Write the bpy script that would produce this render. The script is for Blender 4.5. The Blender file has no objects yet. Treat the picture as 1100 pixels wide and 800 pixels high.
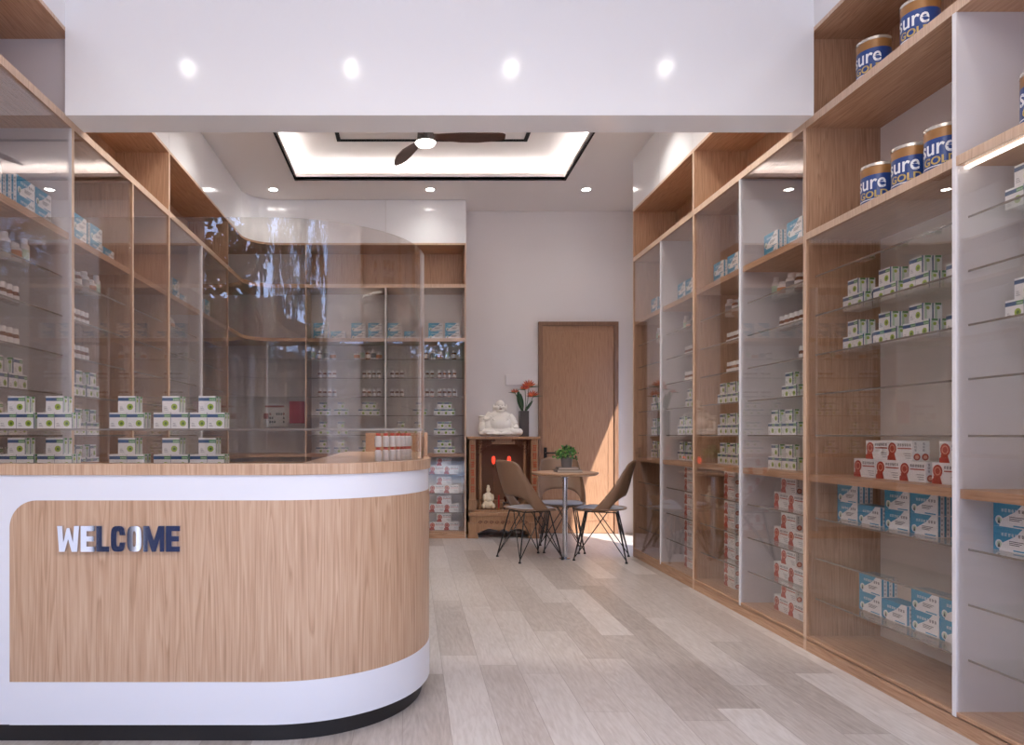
import bpy, math, random
from mathutils import Vector, Matrix
C = bpy.context.scene.collection
S = bpy.context.scene
D = bpy.data
PI = math.pi

# ------------------------------------------------------------------ camera
FPX = 755.0
cam = D.objects.new('camera', D.cameras.new('camera')); C.objects.link(cam)
cam.location = (0, 0, 1.1); cam.rotation_euler = (PI/2, 0, 0)
cam.data.sensor_width = 36; cam.data.lens = 36*FPX/1100
cam.data.shift_x = 109/1100; cam.data.shift_y = 67/1100
cam.data.clip_start = 0.05
S.camera = cam
S.view_settings.view_transform = 'Standard'; S.view_settings.look = 'None'
S.view_settings.gamma = 1; S.view_settings.use_curve_mapping = False
S.view_settings.exposure = 0.3
S.cycles.use_denoising = True
S.cycles.transparent_max_bounces = 32
S.cycles.max_bounces = 10; S.cycles.diffuse_bounces = 6
S.cycles.sample_clamp_indirect = 8

# ------------------------------------------------------------------ world, sun
W = D.worlds.new('sky'); S.world = W; W.use_nodes = True
nt = W.node_tree; bg = nt.nodes['Background']
tc = nt.nodes.new('ShaderNodeTexCoord'); sp = nt.nodes.new('ShaderNodeSeparateXYZ')
rp = nt.nodes.new('ShaderNodeValToRGB')
nt.links.new(tc.outputs['Generated'], sp.inputs[0]); nt.links.new(sp.outputs['Z'], rp.inputs[0])
rp.color_ramp.elements[0].position = 0.0; rp.color_ramp.elements[0].color = (0.40, 0.57, 1.0, 1)
rp.color_ramp.elements[1].position = 0.6; rp.color_ramp.elements[1].color = (0.46, 0.63, 1.0, 1)
nt.links.new(rp.outputs[0], bg.inputs[0]); bg.inputs[1].default_value = 6.0
sun = D.objects.new('sun', D.lights.new('sun', 'SUN')); C.objects.link(sun)
sun.data.energy = 8.0; sun.data.angle = math.radians(0.6); sun.data.color = (1.0, 0.96, 0.90)
sun.rotation_euler = Vector((-0.372, 0.77, -0.93)).to_track_quat('-Z', 'Y').to_euler()

# ------------------------------------------------------------------ materials
def lin(c):
    return tuple(((v/255)/12.92 if v/255 <= 0.04045 else ((v/255+0.055)/1.055)**2.4) for v in c) + (1,)
def mat(name, col, rough=0.5, metal=0.0, emit=0.0, spec=0.5, coat=0.0, raw=False):
    m = D.materials.new(name); m.use_nodes = True
    b = m.node_tree.nodes['Principled BSDF']
    c = col if raw else lin(col)
    b.inputs['Base Color'].default_value = c; b.inputs['Roughness'].default_value = rough
    b.inputs['Metallic'].default_value = metal; b.inputs['Specular IOR Level'].default_value = spec
    b.inputs['Coat Weight'].default_value = coat; b.inputs['Coat Roughness'].default_value = 0.05
    if emit:
        b.inputs['Emission Color'].default_value = c; b.inputs['Emission Strength'].default_value = emit
    return m
def nodes(m):
    return m.node_tree.nodes, m.node_tree.links, m.node_tree.nodes['Principled BSDF']
def ramp(N, stops):
    r = N.new('ShaderNodeValToRGB'); e = r.color_ramp.elements
    while len(e) > 1: e.remove(e[-1])
    e[0].position = stops[0][0]; e[0].color = stops[0][1]
    for p, c in stops[1:]:
        k = e.new(p); k.color = c
    return r
def wood(name, dark, mid, light, axis='Z', rough=0.42, uv=False, sheet=0.0, k=1.0, coat=0.0, ring=0.26):
    """oak veneer: grain runs along AXIS"""
    m = mat(name, mid, rough, coat=coat); N, L, B = nodes(m)
    tc = N.new('ShaderNodeTexCoord'); src = tc.outputs['UV' if uv else 'Object']
    sep = N.new('ShaderNodeSeparateXYZ'); L.new(src, sep.inputs[0])
    comb = N.new('ShaderNodeCombineXYZ')
    g = {'X': 0, 'Y': 1, 'Z': 2}[axis]
    for i in range(3):
        mul = N.new('ShaderNodeMath'); mul.operation = 'MULTIPLY'
        mul.inputs[1].default_value = 0.04 if i == g else 1.0
        L.new(sep.outputs[i], mul.inputs[0]); L.new(mul.outputs[0], comb.inputs[i])
    vec = comb.outputs[0]
    if sheet:
        fl = N.new('ShaderNodeMath'); fl.operation = 'DIVIDE'; fl.inputs[1].default_value = sheet
        L.new(sep.outputs[0], fl.inputs[0])
        f2 = N.new('ShaderNodeMath'); f2.operation = 'FLOOR'; L.new(fl.outputs[0], f2.inputs[0])
        wn = N.new('ShaderNodeTexWhiteNoise'); wn.noise_dimensions = '1D'; L.new(f2.outputs[0], wn.inputs['W'])
        sc = N.new('ShaderNodeVectorMath'); sc.operation = 'SCALE'; sc.inputs['Scale'].default_value = 7.0
        L.new(wn.outputs['Color'], sc.inputs[0])
        ad = N.new('ShaderNodeVectorMath'); L.new(vec, ad.inputs[0]); L.new(sc.outputs[0], ad.inputs[1]); vec = ad.outputs[0]
    n1 = N.new('ShaderNodeTexNoise'); n1.inputs['Scale'].default_value = 9*k; n1.inputs['Detail'].default_value = 3
    n1.inputs['Distortion'].default_value = 0.3; L.new(vec, n1.inputs['Vector'])
    # growth rings: contour lines of the broad noise
    mu = N.new('ShaderNodeMath'); mu.operation = 'MULTIPLY'; mu.inputs[1].default_value = 26.0; L.new(n1.outputs['Fac'], mu.inputs[0])
    fr = N.new('ShaderNodeMath'); fr.operation = 'FRACT'; L.new(mu.outputs[0], fr.inputs[0])
    r1 = ramp(N, [(0, (1, 1, 1, 1)), (0.55, (0.55, 0.55, 0.55, 1)), (0.85, (0.0, 0.0, 0.0, 1)), (1, (1, 1, 1, 1))]); L.new(fr.outputs[0], r1.inputs[0])
    n2 = N.new('ShaderNodeTexNoise'); n2.inputs['Scale'].default_value = 150*k; n2.inputs['Detail'].default_value = 4
    L.new(vec, n2.inputs['Vector'])
    mx = N.new('ShaderNodeMath'); mx.operation = 'MULTIPLY_ADD'; mx.inputs[1].default_value = ring
    L.new(r1.outputs[0], mx.inputs[0])
    m3 = N.new('ShaderNodeMath'); m3.operation = 'MULTIPLY'; m3.inputs[1].default_value = 0.80; L.new(n2.outputs['Fac'], m3.inputs[0])
    L.new(m3.outputs[0], mx.inputs[2])
    r2 = ramp(N, [(0.15, lin(dark)), (0.5, lin(mid)), (0.85, lin(light))]); L.new(mx.outputs[0], r2.inputs[0])
    L.new(r2.outputs[0], B.inputs['Base Color'])
    return m
def glass(name, tint=(0.93, 0.92, 0.91), ior=1.5):
    m = D.materials.new(name); m.use_nodes = True; N, L = m.node_tree.nodes, m.node_tree.links
    N.clear(); out = N.new('ShaderNodeOutputMaterial')
    geo = N.new('ShaderNodeNewGeometry')
    mr = N.new('ShaderNodeMapRange'); mr.inputs['To Min'].default_value = ior; mr.inputs['To Max'].default_value = 1/ior
    L.new(geo.outputs['Backfacing'], mr.inputs['Value'])
    f = N.new('ShaderNodeFresnel'); L.new(mr.outputs[0], f.inputs['IOR'])
    t = N.new('ShaderNodeBsdfTransparent'); t.inputs[0].default_value = tint + (1,)
    g = N.new('ShaderNodeBsdfGlossy'); g.inputs['Roughness'].default_value = 0.0; g.inputs['Color'].default_value = (1, 1, 1, 1)
    x = N.new('ShaderNodeMixShader'); L.new(f.outputs[0], x.inputs[0]); L.new(t.outputs[0], x.inputs[1]); L.new(g.outputs[0], x.inputs[2])
    L.new(x.outputs[0], out.inputs['Surface'])
    return m

OAK = wood('oak_upright', (142, 104, 78), (178, 139, 110), (200, 164, 136))
OAKH = wood('oak_lengthwise', (142, 104, 78), (178, 139, 110), (200, 164, 136), 'Y')
OAKX = wood('oak_crosswise', (142, 104, 78), (178, 139, 110), (200, 164, 136), 'X')
OAKF = wood('oak_counter_front', (146, 110, 82), (182, 147, 120), (201, 170, 144), 'Y', rough=0.32, uv=True, sheet=0.42, k=0.75, ring=0.30)
DOORW = wood('door_veneer', (132, 94, 68), (160, 120, 92), (176, 138, 108), 'Z', k=1.3)
ALTW = wood('altar_wood', (122, 88, 62), (156, 116, 84), (180, 140, 106), 'Z', rough=0.35, k=2)
ALTD = mat('altar_dark_carving', (104, 58, 32), 0.4)
GOLDT = mat('altar_gilding', (190, 120, 60), 0.35, metal=0.3)
WALLM = mat('wall_paint', (236, 231, 231), 0.24)
N, L, B = nodes(WALLM)
CEILM = mat('ceiling_paint', (238, 232, 229), 0.8)
WHG = mat('white_gloss_laminate', (246, 246, 249), 0.12, coat=0.0)
WHS = mat('white_counter_lacquer', (222, 222, 230), 0.3)
BACKP = mat('pale_back_panel', (228, 220, 217), 0.45)
BLK = mat('black_line', (22, 18, 18), 0.7, spec=0.1)
PLN = mat('black_plinth', (30, 28, 30), 0.35)
EDGE = mat('white_divider_board', (236, 234, 238), 0.35)
EDGEW = mat('warm_pane_edge', (214, 196, 184), 0.2)
GLS = glass('cabinet_glass', (0.972, 0.96, 0.952), 1.6)
GLSH = glass('shelf_glass', (0.95, 0.97, 0.96), 1.4)
GLSC = glass('screen_glass', (0.90, 0.88, 0.865), 1.55)
SHEDGE = mat('shelf_glass_edge', (136, 128, 122), 0.15)
CHROME = mat('chrome', (210, 210, 215), 0.12, metal=1.0)
BLKM = mat('black_steel', (26, 24, 24), 0.35)
LEDM = mat('lamp_white', (255, 250, 245), 0.5, emit=22.0)
LEDC = mat('cove_led', (255, 252, 250), 0.5, emit=36.0)
DRK = mat('dark_grey', (60, 56, 54), 0.4)

# floor: planks laid along Y
def plank_floor():
    m = mat('plank_floor', (190, 180, 172), 0.28); N, L, B = nodes(m)
    tc = N.new('ShaderNodeTexCoord'); sep = N.new('ShaderNodeSeparateXYZ'); L.new(tc.outputs['Object'], sep.inputs[0])
    def M(op, a, b=None, c=None):
        n = N.new('ShaderNodeMath'); n.operation = op
        for i, v in enumerate((a, b, c)):
            if v is None: continue
            if hasattr(v, 'links'): L.new(v, n.inputs[i])
            else: n.inputs[i].default_value = v
        return n.outputs[0]
    xs = M('DIVIDE', M('ADD', sep.outputs[0], 0.03), 0.18); col = M('FLOOR', xs)
    w1 = N.new('ShaderNodeTexWhiteNoise'); w1.noise_dimensions = '1D'; L.new(M('ADD', col, 17.3), w1.inputs['W'])
    ys = M('ADD', M('DIVIDE', sep.outputs[1], 1.15), M('MULTIPLY', w1.outputs['Value'], 5.0)); row = M('FLOOR', ys)
    cb = N.new('ShaderNodeCombineXYZ'); L.new(col, cb.inputs[0]); L.new(row, cb.inputs[1])
    w2 = N.new('ShaderNodeTexWhiteNoise'); w2.noise_dimensions = '3D'; L.new(cb.outputs[0], w2.inputs['Vector'])
    # grain
    gv = N.new('ShaderNodeCombineXYZ'); L.new(M('ADD', sep.outputs[0], M('MULTIPLY', w2.outputs['Value'], 30.0)), gv.inputs[0])
    L.new(M('MULTIPLY', sep.outputs[1], 0.14), gv.inputs[1]); L.new(M('MULTIPLY', w2.outputs['Value'], 9.0), gv.inputs[2])
    n1 = N.new('ShaderNodeTexNoise'); n1.inputs['Scale'].default_value = 10; n1.inputs['Detail'].default_value = 4; n1.inputs['Distortion'].default_value = 0.6; L.new(gv.outputs[0], n1.inputs['Vector'])
    n2 = N.new('ShaderNodeTexNoise'); n2.inputs['Scale'].default_value = 90; n2.inputs['Detail'].default_value = 5; L.new(gv.outputs[0], n2.inputs['Vector'])
    ring = M('FRACT', M('MULTIPLY', n1.outputs['Fac'], 9.0))
    g = M('ADD', M('MULTIPLY', M('ABSOLUTE', M('SUBTRACT', ring, 0.5)), 0.30), M('MULTIPLY', n2.outputs['Fac'], 0.62))
    v = M('ADD', M('MULTIPLY', w2.outputs['Value'], 0.50), g)
    r = ramp(N, [(0.2, lin((146, 134, 126))), (0.6, lin((180, 170, 164))), (0.98, lin((204, 197, 193)))]); L.new(v, r.inputs[0])
    fx = M('FRACT', xs); fy = M('FRACT', ys)
    ex = M('LESS_THAN', M('MINIMUM', fx, M('SUBTRACT', 1.0, fx)), 0.008); ey = M('LESS_THAN', M('MINIMUM', fy, M('SUBTRACT', 1.0, fy)), 0.0014)
    jn = M('MAXIMUM', ex, ey)
    mx = N.new('ShaderNodeMixRGB'); L.new(M('MULTIPLY', jn, 0.5), mx.inputs[0]); L.new(r.outputs[0], mx.inputs[1]); mx.inputs[2].default_value = lin((120, 105, 96))
    L.new(mx.outputs[0], B.inputs['Base Color'])
    L.new(M('ADD', M('MULTIPLY', n2.outputs['Fac'], 0.15), 0.24), B.inputs['Roughness'])
    return m
FLOORM = plank_floor()

# ------------------------------------------------------------------ mesh helpers
class MB:
    def __init__(s): s.v, s.f, s.m, s.uv = [], [], [], None
    def add(s, vs, fs, m=0):
        k = len(s.v); s.v += [tuple(v) for v in vs]
        for f in fs: s.f.append([i+k for i in f]); s.m.append(m)
        return s
    def box(s, x0, x1, y0, y1, z0, z1, m=0):
        vs = [(x, y, z) for z in (z0, z1) for y in (y0, y1) for x in (x0, x1)]
        return s.add(vs, [(0, 2, 3, 1), (4, 5, 7, 6), (0, 1, 5, 4), (2, 6, 7, 3), (0, 4, 6, 2), (1, 3, 7, 5)], m)
    def prism(s, pts, z0, z1, m=0):
        """pts counter-clockwise in XY"""
        n = len(pts); vs = [(x, y, z0) for x, y in pts] + [(x, y, z1) for x, y in pts]
        fs = [tuple(reversed(range(n))), tuple(range(n, 2*n))] + [(i, (i+1) % n, n+(i+1) % n, n+i) for i in range(n)]
        return s.add(vs, fs, m)
    def prism_y(s, pts, y0, y1, m=0):
        """pts counter-clockwise in XZ as seen from -Y"""
        n = len(pts); vs = [(x, y0, z) for x, z in pts] + [(x, y1, z) for x, z in pts]
        fs = [tuple(range(n)), tuple(reversed(range(n, 2*n)))] + [((i+1) % n, i, n+i, n+(i+1) % n) for i in range(n)]
        return s.add(vs, fs, m)
    def lathe(s, prof, n=24, c=(0, 0, 0), m=0):
        k = len(prof); vs = []
        for r, z in prof:
            for j in range(n):
                a = 2*PI*j/n; vs.append((c[0]+r*math.cos(a), c[1]+r*math.sin(a), c[2]+z))
        fs = []
        for i in range(k-1):
            for j in range(n):
                fs.append((i*n+j, i*n+(j+1) % n, (i+1)*n+(j+1) % n, (i+1)*n+j))
        if prof[0][0] > 1e-6: fs.append(tuple(reversed(range(n))))
        if prof[-1][0] > 1e-6: fs.append(tuple(range((k-1)*n, k*n)))
        return s.add(vs, fs, m)
    def tube(s, pts, r, n=8, m=0):
        pts = [Vector(p) for p in pts]; rs = r if isinstance(r, (list, tuple)) else [r]*len(pts); vs = []
        up = Vector((0, 0, 1)); prev = None
        for i, p in enumerate(pts):
            t = (pts[min(i+1, len(pts)-1)] - pts[max(i-1, 0)]).normalized()
            if prev is None:
                a = t.cross(up); a = t.cross(Vector((1, 0, 0))) if a.length < 0.1 else a
            else: a = prev - t*prev.dot(t)
            a.normalize(); prev = a; b = t.cross(a)
            for j in range(n):
                q = 2*PI*j/n; vs.append(tuple(p + (a*math.cos(q)+b*math.sin(q))*rs[i]))
        k = len(pts); fs = [(i*n+j, i*n+(j+1) % n, (i+1)*n+(j+1) % n, (i+1)*n+j) for i in range(k-1) for j in range(n)]
        fs += [tuple(reversed(range(n))), tuple(range((k-1)*n, k*n))]
        return s.add(vs, fs, m)
    def ball(s, c, r, n=20, k=12, m=0, rot=None):
        r = (r, r, r) if not isinstance(r, (tuple, list)) else r; vs = []
        R = rot or Matrix.Identity(3)
        for i in range(k+1):
            t = PI*i/k
            for j in range(n):
                a = 2*PI*j/n; q = R @ Vector((r[0]*math.sin(t)*math.cos(a), r[1]*math.sin(t)*math.sin(a), -r[2]*math.cos(t)))
                vs.append((c[0]+q.x, c[1]+q.y, c[2]+q.z))
        fs = [(i*n+j, i*n+(j+1) % n, (i+1)*n+(j+1) % n, (i+1)*n+j) for i in range(k) for j in range(n)]
        return s.add(vs, fs, m)
    def build(s, name, mats, parent=None, smooth=False, bevel=0, world=True, angle=40):
        me = D.meshes.new(name); me.from_pydata(s.v, [], s.f)
        for x in (mats if isinstance(mats, (list, tuple)) else [mats]): me.materials.append(x)
        me.polygons.foreach_set('material_index', s.m)
        if s.uv:
            ul = me.uv_layers.new(name='UVMap')
            for lp in me.loops: ul.data[lp.index].uv = s.uv[lp.vertex_index]
        me.validate(); me.update()
        o = D.objects.new(name, me); C.objects.link(o)
        if smooth: shade(o, angle)
        if parent:
            o.parent = parent
            if world:
                p, off = parent, Vector()
                while p: off += p.location; p = p.parent
                o.location = -off
        if bevel:
            b = o.modifiers.new('edge', 'BEVEL'); b.width = bevel; b.segments = 2; b.limit_method = 'ANGLE'
        return o
def shade(o, angle=40):
    me = o.data
    me.polygons.foreach_set('use_smooth', [True]*len(me.polygons))
    try: me.set_sharp_from_angle(angle=math.radians(angle))
    except Exception: pass
def tag(o, label=None, cat=None, group=None, kind=None):
    if label: o['label'] = label
    if cat: o['category'] = cat
    if group: o['group'] = group
    if kind: o['kind'] = kind
    return o
def empty(name, loc, label, cat, group=None):
    o = D.objects.new(name, None); C.objects.link(o); o.location = loc; o.empty_display_size = 0.1
    return tag(o, label, cat, group)
def bx(name, parent, m, x0, x1, y0, y1, z0, z1, bevel=0):
    return MB().box(min(x0, x1), max(x0, x1), min(y0, y1), max(y0, y1), z0, z1).build(name, m, parent, bevel=bevel)
def copy_tree(o, parent=None):
    c = o.copy(); C.objects.link(c); c.parent = parent
    for ch in list(o.children): copy_tree(ch, c)
    return c
def text_mesh(body, size, align='CENTER', ext=0.0, bold=0.0, sx=1.0, shear=0.0):
    cu = D.curves.new('t', 'FONT'); cu.body = body; cu.size = size; cu.align_x = align; cu.extrude = ext; cu.offset = bold; cu.shear = shear
    cu.resolution_u = 3
    o = D.objects.new('t', cu); C.objects.link(o)
    dg = bpy.context.evaluated_depsgraph_get(); dg.update()
    me = D.meshes.new_from_object(o.evaluated_get(dg)); D.objects.remove(o)
    vs = [(v.co.x*sx, v.co.y, v.co.z) for v in me.vertices]; fs = [tuple(p.vertices) for p in me.polygons]
    D.meshes.remove(me)
    return vs, fs

# ------------------------------------------------------------------ room shell
XL, XR, YB, ZC = -2.12, 2.49, 7.865, 3.60
FL, FR, FB = -1.73, 2.02, 7.475           # cabinet fronts
YF = -1.1                                  # open shop front
def struct(name, mb, m, **k): return tag(mb.build(name, m, **k), kind='structure')
struct('floor', MB().box(XL-0.2, XR+0.2, YF, YB+0.2, -0.1, 0), FLOORM)
struct('wall_back', MB().box(XL-0.2, XR+0.2, YB, YB+0.15, 0, 4.0), WALLM)
struct('wall_left', MB().box(XL-0.2, XL, 1.55, YB, 0, 4.0).box(XL-0.2, XL, YF, 0.0, 2.9, 4.0), WALLM)
struct('wall_right', MB().box(XR, XR+0.2, YF, 6.0, 0, 4.0).box(XR, XR+0.2, 7.49, YB, 0, 4.0).box(XR, XR+0.2, 6.0, 7.49, 2.40, 4.0), WALLM)
# tray ceiling: lower ceiling with an opening, raised field above
TX0, TX1, TY0, TY1 = -1.12, 1.51, 3.95, 6.89
c = MB()
c.box(XL, TX0, YF, YB, ZC, ZC+0.03); c.box(TX1, XR, YF, YB, ZC, ZC+0.03)
c.box(TX0, TX1, YF, TY0, ZC, ZC+0.03); c.box(TX0, TX1, TY1, YB, ZC, ZC+0.03)
c.box(TX0-0.35, TX1+0.35, TY0-0.24, TY1+0.35, ZC+0.16, ZC+0.2)
for a in ((TX0-0.37, TX0-0.35, TY0-0.26, TY1+0.37), (TX1+0.35, TX1+0.37, TY0-0.26, TY1+0.37), (TX0-0.35, TX1+0.35, TY1+0.35, TY1+0.37), (TX0-0.35, TX1+0.35, TY0-0.26, TY0-0.24)):
    c.box(*a, ZC+0.03, ZC+0.2)
c.box(XL-0.2, XR+0.2, YF, YB+0.2, ZC+0.3, ZC+0.4)
struct('ceiling', c, CEILM)
t = MB()   # upright lip around the opening
LZ = ZC+0.065
for a in ((TX0-0.02, TX0, TY0-0.02, TY1+0.02), (TX1, TX1+0.02, TY0-0.02, TY1+0.02), (TX0, TX1, TY1, TY1+0.02), (TX0, TX1, TY0-0.02, TY0)):
    t.box(*a, ZC+0.001, LZ)
struct('trim_1', t, CEILM)
t = MB(); w = 0.016
for a in ((TX0-w, TX0+0.0, TY0-w, TY1+w), (TX1, TX1+w, TY0-w, TY1+w), (TX0, TX1, TY1, TY1+w), (TX0, TX1, TY0-w, TY0)):
    t.box(*a, ZC-0.003, ZC+0.0005)
struct('trim_2', t, BLK)
t = MB(); a0, a1, b0, b1, w, zz = -0.665, 1.055, 4.6, 6.36, 0.035, ZC+0.16
for a in ((a0, a0+w, b0, b1), (a1-w, a1, b0, b1), (a0+w, a1-w, b1-w, b1), (a0+w, a1-w, b0, b0+w)):
    t.box(*a, zz-0.008, zz)
struct('trim_3', t, BLK)
# LED tape inside the cove, behind the lip
t = MB(); q = 0.06; zl = ZC+0.057
for a in ((TX0-q-0.03, TX0-q, TY0, TY1), (TX1+q, TX1+q+0.03, TY0, TY1), (TX0, TX1, TY1+q, TY1+q+0.03), (TX0, TX1, TY0-q-0.03, TY0-q)):
    t.box(*a, zl, zl+0.006)
led = t.build('cove_light_tape', LEDC); tag(led, 'hidden white LED tape lighting the cove of the tray ceiling', 'light')
# beam over the counter
struct('ceiling_beam', MB().box(FL, FR, 3.52, 3.72, 2.70, ZC), WHG)
# unseen shop front header, and wall bands added for the letters to reflect
struct('trim_4', MB().box(XL-0.2, XR+0.2, YF-0.15, YF, 3.25, 4.0), WALLM)
NAVY = mat('navy_for_letter_reflections', (9, 18, 48), 0.8, spec=0.1)
WHP = mat('white_pier', (235, 235, 240), 0.4)
struct('wall_front', MB().box(XL-0.2, -1.74, 1.12, 1.55, 0, 3.6, 0).box(XL-0.2, -1.80, YF, 1.12, 0, 0.95, 1).box(XL-0.2, -1.77, 0.36, 0.44, 0, 0.95, 0).box(XL-0.2, -1.80, YF, 1.12, 0.95, 3.6, 2), [WHP, NAVY, mat('warm_grey_wall', (112, 100, 94), 0.6)])  # unseen wall; navy and white bands added as reflections for the mirror letters

# door in the back wall
d = D.objects.new('door_1', None); C.objects.link(d); d.location = (1.87, YB, 0); tag(d, kind='structure')
x0, x1, zt = 1.425, 2.315, 2.36
DFR = wood('door_frame_veneer', (104, 74, 54), (130, 96, 74), (150, 114, 90))
f = MB().box(x0, x0+0.045, YB-0.05, YB-0.001, 0, zt-0.045).box(x1-0.045, x1, YB-0.05, YB-0.001, 0, zt-0.045).box(x0, x1, YB-0.05, YB-0.001, zt-0.045, zt)
f.build('door_frame', DFR, d, bevel=0.003)
leaf = MB().box(x0+0.047, x1-0.047, YB-0.028, YB-0.002, 0.005, zt-0.047)
leaf.build('door_leaf', DOORW, d)
g = MB(); px0, px1, pz1 = x0+0.10, x1-0.10, zt-0.11
for a in ((px0, px0+0.012, 0.16, pz1), (px1-0.012, px1, 0.16, pz1)): g.box(a[0], a[1], YB-0.034, YB-0.028, a[2], a[3])
g.box(px0, px1, YB-0.034, YB-0.028, pz1, pz1+0.02); g.box(px0, px1, YB-0.034, YB-0.028, 0.14, 0.16)
g.build('door_moulding', DOORW, d)
h = MB().box(x0+0.06, x0+0.095, YB-0.036, YB-0.028, 0.84, 0.96).tube([(x0+0.078, YB-0.03, 0.90), (x0+0.078, YB-0.075, 0.90), (x0+0.20, YB-0.075, 0.90)], 0.009)
h.build('door_handle', BLKM, d, bevel=0.001)

# ------------------------------------------------------------------ downlights
RING = mat('downlight_ring', (225, 222, 222), 0.4)
ORD7 = ('first', 'second', 'third', 'fourth', 'fifth', 'sixth', 'last')
def downlight(x, y, label, power=17):
    e = empty('downlight', (x, y, ZC), label, 'ceiling light', 'recessed downlights')
    MB().lathe([(0.040, -0.001), (0.052, -0.006), (0.056, -0.004), (0.058, -0.0002)], 28, (x, y, ZC)).build('trim_ring', RING, e, smooth=True)
    MB().lathe([(0.0, -0.0045), (0.040, -0.0045), (0.040, -0.001), (0.0, -0.001)], 28, (x, y, ZC)).build('diffuser', LEDM, e)
    l = D.lights.new('downlight_lamp', 'SPOT'); l.energy = power; l.spot_size = math.radians(140); l.spot_blend = 1.0; l.shadow_soft_size = 0.04; l.color = (1, 0.95, 0.88)
    o = D.objects.new('downlight_lamp', l); C.objects.link(o); o.parent = e; o.location = (0, 0, -0.03)
for x, w in ((-1.40, 'by the corner cabinet'), (0.20, 'in front of the white cupboard doors'), (1.79, 'above the door side')):
    downlight(x, 7.16, 'small round recessed ceiling light behind the tray ceiling, ' + w, 7)
for i, x in enumerate((-1.5, -0.40, 0.68, 1.72)):
    downlight(x, 2.30, 'round ceiling light over the front shop floor, %s from the counter wall' % ('first', 'second', 'third', 'fourth')[i])
for i, (x, y) in enumerate(((-1.28, 5.35), (1.66, 5.35), (-1.28, 4.45), (1.66, 4.45), (-0.9, 3.83), (0.20, 3.83), (1.3, 3.83))):  # extra lamps hidden behind the beam, added to brighten the rear room
    downlight(x, y, 'added fill light around the tray ceiling, hidden by the beam, %s of seven' % ORD7[i], 26 if i < 4 else 42)
# added luminous panel out of view, brightens beam, floor and counter
pn = empty('fill_light_panel', (0.1, 0.0, ZC), 'large added fill light panel on the unseen ceiling over the shop entrance', 'ceiling light')
MB().box(-1.52, 1.72, -0.72, 0.62, ZC-0.03, ZC-0.001).build('fill_panel_frame', RING, pn)
MB().box(-1.5, 1.7, -0.7, 0.6, ZC-0.034, ZC-0.0305).build('diffuser', mat('fill_panel_glow', (255, 246, 238), 0.5, emit=5.2), pn)

# ------------------------------------------------------------------ ceiling fan
fx, fy, fz = 0.117, 5.5, 3.385
fan = empty('ceiling_fan', (fx, fy, ZC+0.16), 'dark walnut three-blade ceiling fan with round glowing lamp in the tray ceiling', 'ceiling fan')
FANW = wood('walnut_blade', (58, 32, 24), (72, 42, 32), (86, 52, 40), 'X', k=2)
MB().lathe([(0.0, 0.0), (0.06, 0.0), (0.05, -0.05), (0.012, -0.06)], 24, (fx, fy, ZC+0.16)).build('canopy', DRK, fan, smooth=True)
MB().lathe([(0.012, 0.10), (0.012, 0.32)], 12, (fx, fy, fz)).build('downrod', DRK, fan, smooth=True)
MB().lathe([(0.0, 0.11), (0.05, 0.11), (0.062, 0.09), (0.066, 0.03), (0.07, 0.005), (0.0, 0.005)], 28, (fx, fy, fz)).build('motor_housing', DRK, fan, smooth=True)
MB().lathe([(0.0, -0.028), (0.04, -0.026), (0.07, -0.018), (0.083, 0.0), (0.0, 0.004)], 32, (fx, fy, fz)).build('lamp_shade', mat('fan_lamp_glow', (255, 248, 240), 0.5, emit=2.6), fan, smooth=True)
prof = [(0.05, 0.022), (0.10, 0.026), (0.18, 0.045), (0.28, 0.062), (0.42, 0.066), (0.53, 0.055), (0.60, 0.036), (0.625, 0.012)]
for ang in (0.0, 112, 238):
    b = MB(); top = []; R = Matrix.Rotation(math.radians(ang), 3, 'Z'); th = 0.008
    rows = []
    for r, hw in prof:
        sw = 0.02*math.sin((r-0.05)/0.55*PI)
        rows.append([(r, sw-hw, 0.012), (r, sw+hw, -0.012)])
    vs = []
    for a, c2 in rows:
        for p in (a, c2):
            for dz in (0, th):
                q = R @ Vector((p[0], p[1], p[2]*0.8+dz)); vs.append((fx+q.x, fy+q.y, fz+0.045+q.z))
    fs = []
    for i in range(len(rows)-1):
        k, n = i*4, i*4+4
        fs += [(k, n, n+2, k+2), (k+1, k+3, n+3, n+1), (k, k+1, n+1, n), (k+2, n+2, n+3, k+3)]
    fs += [(0, 2, 3, 1), (len(vs)-4, len(vs)-3, len(vs)-1, len(vs)-2)]
    b.add(vs, fs); b.build('blade', FANW, fan, smooth=True)

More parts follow.
